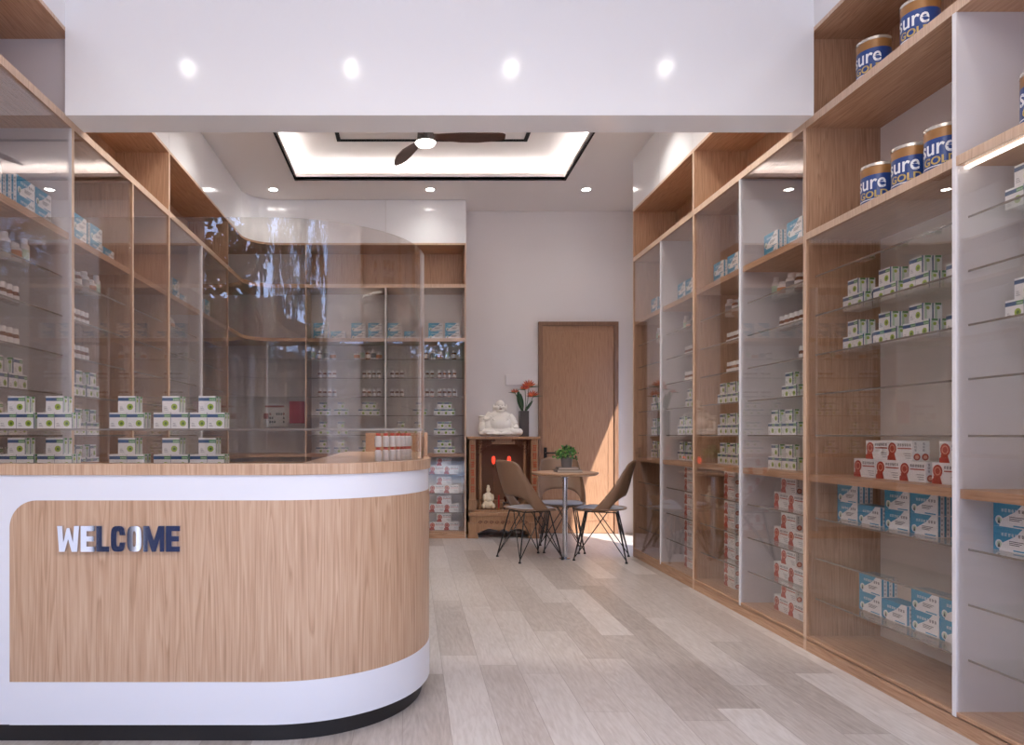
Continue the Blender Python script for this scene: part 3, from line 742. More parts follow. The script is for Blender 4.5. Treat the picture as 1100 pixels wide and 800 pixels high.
def yR(px, X=2.15): return FPX*X/(px-441)
def yL(px, X=1.82): return FPX*X/(441-px)
def xB(px): return (px-441)/(FPX/(FB+0.10))
def span(cab, a, b): return ((yR(a)+yR(b))/2 if cab[0] == 'R' else (yL(a)+yL(b))/2 if cab[0] == 'L' else (xB(a)+xB(b))/2)
# counter showcase
for z in (0.957, 1.124):
    for a, b in ((0, 35), (41, 76), (119, 153), (166, 201), (205, 240)):
        stack('g', 'K0', ((a+b)/2-441)/(FPX/2.80), z, deep=2, sc=0.90, plane=2.80)
# nearest aisle cabinet
for z in (1.71, 1.51):
    for u in (3.418, 3.19, 2.993, 2.745): stack('g', 'R0', u, z, deep=2)
for z in (1.91, 1.51): stack('g', 'R0', 2.465, z, deep=2)
for a, b in ((900, 920.5), (950, 977), (978, 1007), (1071, 1103)): stack('b', 'R0', span('R0', a, b), 0.68, 1, 2, drop=True)
stack('b', 'R0', span('R0', 921.6, 945.5), 0.68, 1, 1)
for a, b in ((923.7, 945.7), (979, 1008), (1008.7, 1044)): stack('b', 'R0', span('R0', a, b), 0.27, 1, 2, drop=True)
stack('b', 'R0', span('R0', 946.5, 975), 0.27, 1, 1)
stack('r', 'R0', 3.09, 0.90, 2, 1, deep=2); stack('r', 'R0', 3.33, 0.90, 1, 1, deep=1)
stack('r', 'R0', 2.82, 0.90, 1, 1)
for u, z in ((3.09, 0.9875), (3.26, 0.9875), (2.78, 0.9875)):
    put(RED_O, 'R0', u, z, 'white red-sealed carton lying on others, %s, waist-high shelf, nearest aisle cabinet' % {3.09: 'middle', 3.26: 'farthest', 2.78: 'closest'}[u], 'box', GRP['r'], deep=0.0376 if u < 3.2 else 0.05)
# middle aisle cabinet
for z in (0.90, 1.10): stack('g', 'R1', 3.994, z); stack('g', 'R1', 4.15, z)
stack('g', 'R1', 3.994, 1.31)
for z in (0.90, 1.10, 1.31): stack('g', 'R1', 4.69, z); stack('g', 'R1', 4.845, z)
for z in (0.68, 0.475, 0.27, 0.075):
    stack('r', 'R1', 4.00, z, 2, 2); stack('r', 'R1', 4.74, z, 1, 2, drop=True)
    stack('r', 'R2', 5.44, z, 1, 2, drop=True)
for a, b in ((821.5, 834.5), (847, 860), (763, 781), (783, 791)):
    stack('b', 'R1', span('R1', a, b), 2.13, 1, 2, drop=True)
for z in (0.90, 1.10, 1.31): stack('g', 'R2', 5.42, z); stack('g', 'R2', 5.58, z) if z < 1.2 else None; stack('g', 'R2', 6.20, z)
for u in (5.42, 5.58, 6.05, 6.20): stack('b', 'R2', u, 2.13, 1, 2, drop=True) if u != 6.05 else stack('b', 'R2', u, 2.13, 1, 1)
# behind the counter
for a, b in ((19, 38), (39, 56)): stack('b', 'L0', span('L0', a, b)-0.01, 2.13, 1, 2, drop=True)
stack('b', 'L0', 3.05, 2.13, 1, 2, drop=True); stack('b', 'L0', 2.88, 2.13, 1, 1)
stack('b', 'L1', 4.07, 2.13, 1, 2, drop=True); stack('b', 'L1', 4.235, 2.13, 1, 1); stack('b', 'L1', 3.87, 2.13, 1, 2, drop=True)
stack('b', 'L2', 5.45, 2.13, 1, 2, drop=True); stack('b', 'L2', 5.62, 2.13, 1, 1); stack('b', 'L2', 6.30, 2.13, 1, 2, drop=True)
for z in (0.90, 1.10, 1.31): stack('g', 'L0', 3.26, z); stack('g', 'L0', 3.10, z); stack('g', 'L1', 4.03, z); stack('g', 'L1', 3.86, z)
# back wall cabinet
for a, b in ((335.6, 353), (376, 394), (395, 411.5), (459, 477), (477.5, 494.5)): stack('b', 'B0', span('B0', a, b), 2.13, 1, 2, drop=True)
stack('b', 'B0', xB(424), 2.13, 1, 2, drop=True); stack('b', 'B0', xB(442), 2.13, 1, 1); stack('b', 'B0', xB(363), 2.13, 1, 1)
for z in (1.31, 1.10, 0.90):
    stack('g', 'B0', xB(347), z); stack('g', 'B0', xB(366.5), z); stack('g', 'B0', xB(477.5), z, 3, 2)
stack('g', 'B0', xB(396.5), 1.31, 3, 2); stack('g', 'B0', xB(451), 1.31); stack('g', 'B0', xB(431), 1.10); stack('g', 'B0', xB(393), 0.90); stack('g', 'B0', xB(449), 1.10)
for z in (0.68, 0.475, 0.27, 0.075): stack('r', 'B0', xB(477), z, 2, 2)
# bottles
def bottles(cab, u0, n, z, pitch=0.05, tag_='', jars=False):
    for k in range(n):
        u = u0 + k*pitch
        if jars:
            j = (k*7+int(u0*10)) % 4; src, ds = JARS[j], JDESC[j]
        else: src, ds = BOT, 'amber pill bottle'
        put(src, cab, u, z+0.0003, '%s, %s of %s row, %s shelf, %s' % (ds, ORD[k], tag_ or 'only', SHN[z], CABN[cab]), 'bottle', 'jars and bottles' if jars else 'amber pill bottles', deep=0.045)
for z in (1.71, 1.51):
    bottles('R1', 3.88, 6 if z > 1.6 else 2, z, 0.052, 'near'); bottles('R1', 4.64, 5, z, 0.048, 'far')
    bottles('L0', 3.10, 5, z, 0.052); bottles('L1', 3.82, 5, z, 0.052); bottles('R2', 5.42, 4, z, 0.05)
    bottles('B0', xB(343), 4, z, 0.053, 'first'); bottles('B0', xB(391), 4, z, 0.053, 'second'); bottles('B0', xB(421), 3, z, 0.053, 'third'); bottles('B0', xB(459), 2, z, 0.053, 'fourth'); bottles('B0', xB(472.5), 4, z, 0.053, 'fifth')
bottles('R1', 3.88, 5, 1.91, 0.085, 'near', True); bottles('R1', 4.65, 3, 1.91, 0.09, 'far', True)
bottles('L0', 3.05, 5, 1.91, 0.085, '', True); bottles('L1', 3.85, 5, 1.91, 0.08, '', True); bottles('L2', 5.3, 3, 1.91, 0.08, '', True); bottles('L2', 5.3, 2, 1.51, 0.08, '', True)
bottles('R2', 5.35, 4, 1.91, 0.08, 'near', True); bottles('R2', 6.05, 3, 1.91, 0.08, 'far', True)
bottles('B0', xB(336), 4, 1.91, 0.07, 'first', True); bottles('B0', xB(383), 5, 1.91, 0.060, 'second', True); bottles('B0', xB(458), 5, 1.91, 0.075, 'third', True)
# drink vials on the counter end, two tiers
for tier in range(2):
    for k in range(7):
        a = -0.72 + 0.087*k; R_ = 0.535-0.012
        o = copy_tree(VIAL); o.location = (CX+R_*math.cos(a), CY+R_*math.sin(a), 0.9975+tier*0.0555)
        tag(o, 'tiny white drink vial with red cap, %s of the %s tier on the counter end' % (ORD[k], ('lower', 'upper')[tier]), 'bottle', 'red-capped vials on the counter')
        if tier == 0:
            pass
# milk powder cans
CANB = mat('can_blue', (34, 66, 132), 0.3); CANG = mat('can_gold', (156, 112, 66), 0.35, metal=0.2); CANW = mat('can_rim', (214, 206, 196), 0.25, metal=0.6)
CANT = mat('can_letter_white', (236, 238, 244), 0.4); CANY = mat('can_letter_gold', (204, 176, 104), 0.4)
def wrap(vs, r, ang0, z0): return [(r*math.sin(ang0+x/r), -r*math.cos(ang0+x/r), z0+y) for x, y, z in vs]
def can():
    r, h = 0.069, 0.178
    b = MB().lathe([(0, 0), (r*0.97, 0), (r, 0.004), (r, 0.006)], 36, m=2).lathe([(r, 0.006), (r, 0.128)], 36, m=0).lathe([(r, 0.128), (r, 0.165)], 36, m=1)
    o = b.build('milk_powder_can', [CANB, CANG, CANW], smooth=True); o.location = (0, 0, -50)
    MB().lathe([(r, 0.165), (r*1.02, 0.166), (r*1.02, h), (r*0.95, h+0.001), (r*0.95, h-0.004), (0, h-0.004)], 36).build('lid', CANW, o, smooth=True, world=False)
    for body, size, z, m, rr, bold in (('Ensure', 0.090, 0.066, CANT, 0.0006, 0.0012), ('GOLD', 0.042, 0.027, CANY, 0.0006, 0.0012)):
        vs, fs = text_mesh(body, size, bold=bold, sx=1.05 if body == 'GOLD' else 0.84)
        # cut long faces by hand is not needed: faces are small against the radius
        vs = [(x+0.0*y, y, zz) for x, y, zz in vs]
        MB().add(wrap(vs, r+rr, -0.50 if body == 'Ensure' else 0.22, z), fs).build('lettering', m, o, world=False)
    t_ = MB().lathe([(r+0.0004, 0.018), (r+0.0006, 0.022)], 36).build('label_line', CANT, o, world=False)
    return o
CAN = can()
for y, z, w in ((3.17, 2.13, 'farthest of three on the upper oak shelf'), (2.965, 2.13, 'middle of three on the upper oak shelf'), (2.775, 2.13, 'closest of three on the upper oak shelf'), (2.33, 2.13, 'alone past the door edge'),
                (3.20, 2.705, 'small-looking far one on the open top shelf'), (2.91, 2.705, 'nearer one on the open top shelf')):
    o = copy_tree(CAN); o.location = (FR+0.09, y, z+0.0003); o.rotation_euler = (0, 0, -PI/2+0.42)
    tag(o, 'blue and gold milk powder can, ' + w, 'can', 'milk powder cans')
for src in (GREEN_O, BLUE_O, RED_O, BOT, *JARS, VIAL, CAN):
    for ch in list(src.children): D.objects.remove(ch)
    D.objects.remove(src)

# ------------------------------------------------------------------ papers hung in the corner cabinet
pz = lambda py, s=97.0: 1.1+(467-py)/s
yy = FB+0.06
e = MB().box((311.5-441)/99.6, (328-441)/99.6, yy+0.01, yy+0.013, pz(455), pz(432))
# leaning on the fourth shelf
o = e.build('red_notice', mat('red_paper', (158, 26, 22), 0.6)); tag(o, 'plain red notice sheet hanging in the corner cabinet beside the calendar', 'notice')
cal = empty('wall_calendar', ((296-441)/99.6, yy+0.012, pz(458)), 'white wall calendar with red heading and dark figures beside the red notice', 'calendar')
x0, x1, z0, z1 = (283-441)/99.6, (308.5-441)/99.6, pz(458), pz(434)
MB().box(x0, x1, yy+0.01, yy+0.013, z0, z1).build('sheet', mat('calendar_paper', (214, 208, 204), 0.5), cal)
b = MB(); w_, h_ = x1-x0, z1-z0
def cq(a0, a1, b0, b1, m): b.box(x0+w_*a0, x0+w_*a1, yy+0.009, yy+0.0099, z0+h_*b0, z0+h_*b1, m)
cq(0.1, 0.9, 0.82, 0.9, 0); cq(0.04, 0.24, 0.32, 0.56, 0)
rnd = random.Random(4)
for r_ in range(3):
    for k in range(7):
        if rnd.random() < 0.75: cq(0.28+k*0.095, 0.34+k*0.095, 0.14+r_*0.17, 0.24+r_*0.17, 1 if rnd.random() < 0.7 else 0)
b.build('printing', [mat('print_red', (150, 60, 50), 0.5), mat('print_black', (60, 56, 60), 0.5)], cal)

# ------------------------------------------------------------------ altar
al = empty('altar_cabinet', (0.98, 7.66, 0), 'carved wooden altar cabinet with gilded pillars standing beside the oak door', 'altar')
ax0, ax1, ay0, ay1 = 0.615, 1.365, 7.46, 7.86
bx('top_board', al, ALTW, ax0-0.012, ax1+0.012, ay0-0.015, ay1, 1.055, 1.082, 0.004)
bx('side_panel', al, ALTW, ax0+0.01, ax0+0.03, ay0+0.06, ay1, 0.16, 1.055); bx('side_panel', al, ALTW, ax1-0.03, ax1-0.01, ay0+0.06, ay1, 0.16, 1.055)
bx('back_panel', al, mat('altar_back', (122, 84, 60), 0.5), ax0+0.03, ax1-0.03, ay1-0.02, ay1, 0.30, 1.055)
bx('deck', al, ALTW, ax0+0.03, ax1-0.03, ay0+0.03, ay1-0.02, 0.275, 0.30, 0.002)
bx('step', al, ALTW, ax0+0.06, ax1-0.06, ay1-0.15, ay1-0.021, 0.301, 0.38, 0.003)
for x in (ax0+0.045, ax1-0.045):
    cpl = MB().box(x-0.035, x+0.035, ay0+0.02, ay0+0.06, 0.30, 1.055).box(x-0.042, x+0.042, ay0+0.012, ay0+0.066, 0.30, 0.40).box(x-0.042, x+0.042, ay0+0.012, ay0+0.066, 0.385, 0.415)
    pc = cpl.build('pillar', ALTW, al, bevel=0.004)
    k = MB()
    for j in range(6):
        zc = 0.96-0.088*j; rn = random.Random(j+int(x*10))
        for q in range(3): k.box(x-0.022+rn.uniform(0, .008), x+0.022-rn.uniform(0, .008), ay0+0.013, ay0+0.0195, zc-0.026+q*0.024, zc-0.018+q*0.024)
        for q in range(2): xx = x-0.012+q*0.02+rn.uniform(-.004, .004); k.box(xx, xx+0.006, ay0+0.013, ay0+0.0195, zc-0.03, zc+0.034)
    k.build('carved_characters', mat('red_gilt', (176, 74, 34), 0.4), pc)
# inner slender pillars
for x in (ax0+0.135, ax1-0.135):
    MB().lathe([(0.02, 0.30), (0.022, 0.32), (0.014, 0.35), (0.017, 0.5), (0.017, 0.9), (0.014, 0.97), (0.022, 1.0), (0.022, 1.054)], 14, (x, ay0+0.12, 0)).build('inner_pillar', ALTW, al, smooth=True)
# carved fret brackets
for sx, xe in ((1, ax0+0.083), (-1, ax1-0.083)):
    fr = MB()
    for i in range(6):
        for j in range(6-i):
            cx_, cz_ = xe+sx*(0.022+0.034*i), 1.036-0.03*j
            if (i*3+j*5) % 7 == 6: continue
            pts = [(cx_+0.014*math.cos(a)*(1-0.09*k), ay0+0.035, cz_+0.012*math.sin(a)*(1-0.09*k)) for k, a in enumerate([q*PI/4 for q in range(9)])]
            fr.tube(pts, 0.0042, 6)
    fr.box(min(xe, xe+sx*0.2), max(xe, xe+sx*0.2), ay0+0.03, ay0+0.042, 1.044, 1.054)
    fr.build('carved_bracket', ALTD, al, smooth=True)
bx('valance', al, ALTW, ax0+0.25, ax1-0.25, ay0+0.04, ay0+0.055, 1.0, 1.055, 0.003)
# base with scalloped apron
bx('plinth_board', al, ALTW, ax0+0.0, ax1-0.0, ay0+0.0, ay1, 0.235, 0.275, 0.006)
ap = [(ax0+0.02, 0.235), (ax0+0.02, 0.06), (ax0+0.12, 0.06)]
n = 28
for i in range(n+1):
    t_ = i/n; x_ = ax0+0.12+(ax1-ax0-0.24)*t_; ap.append((x_, 0.075+0.035*math.sin(t_*PI)*(1-0.5*math.cos(t_*6*PI)) - (0.03 if abs(t_-0.5) < 0.12 else 0)))
ap += [(ax1-0.12, 0.06), (ax1-0.02, 0.06), (ax1-0.02, 0.235)]
MB().prism_y(ap, ay0+0.01, ay0+0.035).build('apron', ALTW, al)
sc_ = MB()
for k in range(9):
    x_ = 0.98+(k-4)*0.06; sc_.tube([(x_+0.022*math.cos(a)*(1-i*0.07), ay0+0.008, 0.17+0.018*math.sin(a)*(1-i*0.07)) for i, a in enumerate([q*PI/4 for q in range(10)])], 0.004, 6)
sc_.build('apron_carving', ALTD, al, smooth=True)
bx('side_panel', al, ALTW, ax0+0.01, ax0+0.03, ay0+0.035, ay1, 0.05, 0.235); bx('side_panel', al, ALTW, ax1-0.03, ax1-0.01, ay0+0.035, ay1, 0.05, 0.235)
for x in (ax0+0.05, ax1-0.05):
    for y in (ay0+0.045, ay1-0.06):
        MB().prism_y([(x-0.06, 0), (x+0.055, 0), (x+0.05, 0.04), (x+0.035, 0.075), (x+0.045, 0.11), (x+0.045, 0.17), (x-0.055, 0.17), (x-0.055, 0.10), (x-0.045, 0.07)], y-0.05, y+0.05).build('foot', ALTW, al, bevel=0.004)
REDL = mat('red_lamp_glow', (255, 70, 48), 0.3, emit=1.0)
for x, w in ((0.905, 'counter'), (1.075, 'door')):
    lp = empty('altar_lamp', (x, 7.665, 0.301), 'small glowing red candle lamp on a slim stand inside the altar, %s side' % w, 'lamp', 'pair of red altar lamps')
    MB().lathe([(0.028, 0), (0.028, 0.008), (0.004, 0.016), (0.0035, 0.44), (0.014, 0.45), (0.014, 0.47), (0, 0.47)], 14, (x, 7.665, 0.3012)).build('stand', ALTD, lp, smooth=True)
    MB().lathe([(0, 0.50), (0.012, 0.505), (0.020, 0.53), (0.022, 0.555), (0.015, 0.582), (0, 0.59)], 16, (x, 7.665, 0.28)).build('lamp_bulb', REDL, lp, smooth=True)
CREAM = mat('cream_porcelain', (232, 216, 190), 0.22)
# altar figurine, candle, table, offerings
def fused(name, balls, m, loc, voxel=0.006, tubes=()):
    b = MB()
    for c_, r_ in balls: b.ball(c_, r_)
    for pts, rr in tubes: b.tube(pts, rr, 12)
    o = b.build(name, m); o.location = loc
    md = o.modifiers.new('fuse', 'REMESH'); md.mode = 'VOXEL'; md.voxel_size = voxel; md.use_smooth_shade = True
    sm = o.modifiers.new('soft', 'SMOOTH'); sm.iterations = 3; sm.factor = 0.5
    return o
o = fused('altar_figurine', [((0, 0, 0.05), (0.055, 0.045, 0.055)), ((0, 0, 0.12), (0.048, 0.036, 0.06)), ((0, -0.005, 0.205), (0.024, 0.024, 0.03)), ((0, 0, 0.238), (0.018, 0.018, 0.016)),
    ((-0.045, -0.02, 0.12), (0.016, 0.02, 0.04)), ((0.045, -0.02, 0.12), (0.016, 0.02, 0.04)), ((0, -0.035, 0.1), (0.03, 0.02, 0.02)), ((0.05, -0.02, 0.03), (0.025, 0.035, 0.03)), ((-0.05, -0.02, 0.03), (0.025, 0.035, 0.03))], CREAM, (0.835, 7.56, 0.308), 0.005)
tag(o, 'small seated cream deity figurine inside the carved altar beside a red candle', 'figurine')
cd = empty('candle', (0.945, 7.53, 0.301), 'slim red altar candle on a brass saucer beside the seated figurine', 'candle')
MB().lathe([(0.022, 0), (0.024, 0.006), (0.008, 0.01), (0.008, 0.02), (0, 0.02)], 14, (0.945, 7.53, 0.301)).build('saucer', GOLDT, cd, smooth=True)
MB().lathe([(0, 0.02), (0.010, 0.02), (0.010, 0.15), (0.004, 0.155), (0, 0.155)], 14, (0.945, 7.53, 0.301)).build('wax', mat('red_wax', (170, 34, 26), 0.4), cd, smooth=True)
MB().lathe([(0.0015, 0.155), (0.0015, 0.165), (0, 0.166)], 6, (0.945, 7.53, 0.301)).build('wick', BLK, cd)
ot = empty('offering_table', (1.08, 7.55, 0.301), 'low dark wooden offering table inside the altar behind the chair', 'table')
DKW = mat('dark_rosewood', (60, 32, 24), 0.3)
bx('tabletop', ot, DKW, 0.99, 1.17, 7.50, 7.60, 0.365, 0.380, 0.002)
for x in (1.0, 1.15):
    for y in (7.51, 7.58): bx('leg', ot, DKW, x, x+0.012, y, y+0.012, 0.301, 0.365)
for x, c_, nm in ((1.02, (70, 24, 20), 'round'), (1.06, (54, 30, 22), 'second round'), (1.10, (110, 30, 24), 'taller'), (1.14, (48, 30, 26), 'last round')):
    hh = 0.07 if nm == 'taller' else 0.055
    o = MB().lathe([(0, 0), (0.010, 0), (0.008, 0.008), (0.018, 0.025), (0.020, hh), (0.017, hh), (0.014, 0.03), (0, 0.02)], 18).build('incense_cup', mat('lacquer_'+nm.replace(' ', '_'), c_, 0.2), smooth=True)
    o.location = (x, 7.55, 0.3805); tag(o, 'dark lacquer %s cup on the low offering table in the altar' % nm, 'cup', 'altar cups')

# laughing buddha
bud = [((0, 0.01, 0.055), (0.17, 0.11, 0.055)), ((0.0, -0.015, 0.135), (0.125, 0.10, 0.09)), ((0.0, 0.015, 0.20), (0.142, 0.078, 0.075)), ((0.0, 0.01, 0.245), (0.085, 0.06, 0.03)),
       ((0.0, -0.016, 0.340), (0.050, 0.048, 0.050)), ((0.0, -0.026, 0.303), (0.062, 0.048, 0.036)), ((0, -0.03, 0.272), (0.045, 0.04, 0.015)),
       ((0.0, -0.075, 0.316), (0.011, 0.011, 0.010)), ((0.033, -0.060, 0.304), (0.020, 0.017, 0.017)), ((-0.033, -0.060, 0.304), (0.020, 0.017, 0.017)),
       ((0.067, -0.006, 0.306), (0.012, 0.015, 0.038)), ((-0.067, -0.006, 0.306), (0.012, 0.015, 0.038)),
       ((0.14, 0.0, 0.10), (0.065, 0.07, 0.075)), ((-0.12, 0.0, 0.10), (0.06, 0.07, 0.085)),
       ((0.155, -0.03, 0.05), (0.075, 0.085, 0.045)), ((0.20, -0.055, 0.045), (0.042, 0.05, 0.040)), ((-0.12, -0.05, 0.045), (0.075, 0.07, 0.038)), ((0.06, -0.085, 0.03), (0.06, 0.035, 0.026)), ((-0.05, -0.09, 0.026), (0.05, 0.03, 0.022)),
       ((-0.19, 0.0, 0.085), (0.046, 0.055, 0.085)), ((-0.188, 0.0, 0.18), (0.034, 0.036, 0.045)), ((-0.186, 0.0, 0.212), (0.045, 0.04, 0.012)), ((-0.16, -0.02, 0.03), (0.07, 0.06, 0.032)),
       ((0.165, -0.06, 0.105), (0.028, 0.026, 0.020)), ((-0.160, -0.035, 0.190), (0.024, 0.022, 0.020))]
tb = [([(0.10, 0.0, 0.215), (0.140, -0.02, 0.165), (0.165, -0.055, 0.12)], [0.045, 0.042, 0.03]), ([(-0.10, 0.0, 0.235), (-0.135, -0.02, 0.19), (-0.155, -0.035, 0.19)], [0.045, 0.038, 0.026])]
for k in range(4):
    tb.append(([(0.145+0.014*k, -0.08, 0.105), (0.143+0.015*k, -0.098, 0.088)], 0.0075)); tb.append(([(-0.17+0.013*k, -0.055, 0.198), (-0.172+0.014*k, -0.066, 0.176)], 0.0072))
# robe folds
for k in range(4):
    tb.append(([(-0.11+0.02*k, -0.07-0.01*k, 0.215-0.03*k), (0, -0.105-0.005*k, 0.075+0.02*k+0.03), (0.11-0.02*k, -0.07-0.01*k, 0.215-0.03*k)], 0.006) if k < 2 else ([(-0.15, -0.085-0.01*k, 0.05-0.008*k), (0.0, -0.115, 0.04-0.006*k), (0.2, -0.09, 0.05-0.008*k)], 0.008))
BUDM = mat('white_glazed_porcelain', (248, 243, 236), 0.18)
bo = fused('buddha_statue', bud, BUDM, (0.965, 7.60, 1.087), 0.0045, tb)
tag(bo, 'white porcelain laughing buddha statue sitting on top of the carved altar', 'statue')
mo = MB(); mo.ball((0, -0.0735, 0.292), (0.018, 0.004, 0.006)); mo.build('mouth', mat('dark_mouth', (110, 60, 50), 0.4), bo, smooth=True, world=False)
ey = MB(); ey.ball((0.020, -0.0625, 0.330), (0.007, 0.003, 0.0022)); ey.build('eye', mat('eye_line', (90, 70, 60), 0.4), bo, smooth=True, world=False)
ey = MB(); ey.ball((-0.020, -0.0625, 0.330), (0.007, 0.003, 0.0022)); ey.build('eye', D.materials['eye_line'], bo, smooth=True, world=False)

# vase with bird of paradise
va = empty('flower_vase', (1.253, 7.775, 1.083), 'tall dark grey square vase of orange bird-of-paradise flowers on the altar', 'vase')
MB().prism([(1.203, 7.725), (1.303, 7.725), (1.303, 7.825), (1.203, 7.825)], 1.0825, 1.365).build('vase_body', mat('dark_vase', (72, 64, 62), 0.45), va, bevel=0.004)
LEAF = mat('leaf_dark_green', (44, 78, 46), 0.4); STEM = mat('stem_green', (70, 84, 56), 0.5); ORF = mat('orange_petal', (204, 96, 54), 0.45); REDP = mat('red_petal', (176, 62, 48), 0.45)
def bend_leaf(mb, base, tip, w, bow=0.05, m=0, n=8):
    base, tip = Vector(base), Vector(tip); ax = tip-base; side = ax.cross(Vector((0, 1, 0.15))).normalized(); up = side.cross(ax).normalized(); vs = []
    for i in range(n+1):
        t = i/n; c_ = base+ax*t+up*bow*math.sin(PI*t); hw = w*math.sin(PI*min(1, 0.06+t*0.94))**0.8
        vs += [tuple(c_-side*hw), tuple(c_+up*0.15*hw*-1), tuple(c_+side*hw)]
    fs = []
    for i in range(n):
        k = 3*i; fs += [(k, k+1, k+4, k+3), (k+1, k+2, k+5, k+4)]
    mb.add(vs, fs, m)
def solid(o, t=0.0012):
    s = o.modifiers.new('thick', 'SOLIDIFY'); s.thickness = t; s.offset = 0; return o
vx, vy, vz = 1.253, 7.775, 1.36
for nm, base, tip, w in (('leaf', (vx-0.015, vy, vz), (vx-0.07, vy-0.02, vz+0.24), 0.03), ('leaf', (vx+0.02, vy, vz), (vx+0.10, vy-0.01, vz+0.12), 0.016), ('leaf', (vx-0.01, vy, vz+0.02), (vx-0.03, vy+0.02, vz+0.20), 0.022)):
    l = MB(); l.tube([(base[0], base[1], vz-0.03), base], 0.004, 6); bend_leaf(l, base, tip, w, 0.02); solid(l.build(nm, LEAF, va, smooth=True))
def bop(sx, sz, tilt, s=1.0):
    p0 = Vector((vx+0.01, vy, vz-0.03)); p1 = Vector((vx+sx, vy-0.01, vz+sz))
    f = MB(); f.tube([p0, p0.lerp(p1, 0.5)+Vector((0.01, 0, 0)), p1], 0.0035, 6, m=0)
    f.tube([p1, p1+Vector((-0.08*tilt*s, 0, 0.004)), ], [0.008*s, 0.001], 6, m=0)
    rn = random.Random(int(sx*1000)+5)
    for k in range(8):
        a = -1.7+k*0.42; tip = p1+Vector((math.sin(a)*0.055*s, rn.uniform(-.03, .03), (0.012+0.045*math.cos(a))*s)); bend_leaf(f, p1, tip, 0.0065*s, 0.004, m=1 if k % 3 else 2, n=5)
    solid(f.build('flower', [STEM, ORF, REDP], va, smooth=True), 0.001)
bop(0.055, 0.27, -1, 1.5); bop(0.012, 0.24, 1, 1.1); bop(0.10, 0.165, -1, 1.3); bop(-0.10, 0.205, 1, 0.9)

# white service cover on the wall
o = MB().box(1.06, 1.418, YB-0.03, YB-0.001, 1.655, 1.77).build('service_cover', WALLM, bevel=0.004); tag(o, 'long white service cover mounted on the white wall above the flowers', 'cover')

# ------------------------------------------------------------------ cafe table
tx, ty, tz = 1.37, 6.24, 0.77
ct = empty('cafe_table', (tx, ty, 0), 'small round oak cafe table on a chrome pedestal between the shell chairs', 'table')
MB().lathe([(0, 0.745), (0.27, 0.745), (0.29, 0.757), (0.292, 0.765), (0.289, 0.77), (0, 0.77)], 56, (tx, ty, 0)).build('tabletop', OAKX, ct, smooth=True)
MB().lathe([(0.018, 0.006), (0.022, 0.02), (0.022, 0.72), (0.09, 0.742), (0.09, 0.745), (0, 0.745)], 24, (tx, ty, 0)).build('pedestal', CHROME, ct, smooth=True)
MB().lathe([(0, 0), (0.05, 0), (0.05, 0.006), (0.02, 0.012), (0, 0.012)], 24, (tx, ty, 0)).build('base_plate', CHROME, ct, smooth=True)
for x0_, x1_, y0_, y1_, z0_, nm, lab in ((1.285, 1.51, 6.16, 6.32, 0.7705, (86, 78, 76), 'grey hardback book lying on the cafe table under another book'), (1.30, 1.48, 6.17, 6.30, 0.7925, (120, 108, 104), 'smaller grey book under the potted plant on the cafe table')):
    bk = empty('book', ((x0_+x1_)/2, (y0_+y1_)/2, z0_), lab, 'book', 'books on the cafe table')
    cv = mat('book_cover', nm, 0.5); th = 0.021
    MB().box(x0_, x1_, y0_, y1_, z0_, z0_+0.003).box(x0_, x1_, y0_, y1_, z0_+th-0.003, z0_+th).box(x0_, x0_+0.003, y0_, y1_, z0_+0.003, z0_+th-0.003).build('cover', cv, bk)
    MB().box(x0_+0.003, x1_-0.004, y0_+0.004, y1_-0.004, z0_+0.0031, z0_+th-0.0031).build('pages', mat('book_pages', (196, 186, 176), 0.7), bk)
pp = empty('potted_plant', (1.385, 6.235, 0.814), 'bushy green plant in a small grey pot on top of the books', 'plant')
MB().lathe([(0, 0), (0.042, 0), (0.052, 0.085), (0.047, 0.085), (0.044, 0.072), (0, 0.072)], 24, (1.385, 6.235, 0.8137)).build('pot', mat('grey_pot', (110, 104, 104), 0.6), pp, smooth=True)
MB().lathe([(0, 0.073), (0.0435, 0.073), (0, 0.078)], 16, (1.385, 6.235, 0.8137)).build('soil', mat('soil', (50, 38, 30), 0.9), pp)
rn = random.Random(8); lf = MB(); PL = [mat('bush_leaf', (62, 116, 48), 0.45), mat('bush_leaf_dark', (36, 76, 38), 0.45), mat('bush_leaf_light', (104, 150, 70), 0.45)]
for k in range(260):
    a = rn.uniform(0, 2*PI); el = rn.uniform(-0.15, 1.45); R_ = rn.uniform(0.05, 0.112)
    p = Vector((1.385+R_*math.cos(a)*math.cos(el), 6.235+R_*math.sin(a)*math.cos(el), 0.90+R_*math.sin(el)*0.95))
    q = p+Vector((rn.uniform(-.022, .022), rn.uniform(-.022, .022), rn.uniform(-.012, .022)))
    bend_leaf(lf, p, q, rn.uniform(0.006, 0.011), 0.003, m=rn.choice((0, 0, 1, 2)), n=3)
for k in range(16):
    a = rn.uniform(0, 2*PI); lf.tube([(1.385, 6.235, 0.885), (1.385+0.05*math.cos(a), 6.235+0.05*math.sin(a), 0.93)], 0.0015, 5, m=1)
o = lf.build('foliage', PL, pp); o['kind'] = 'stuff'

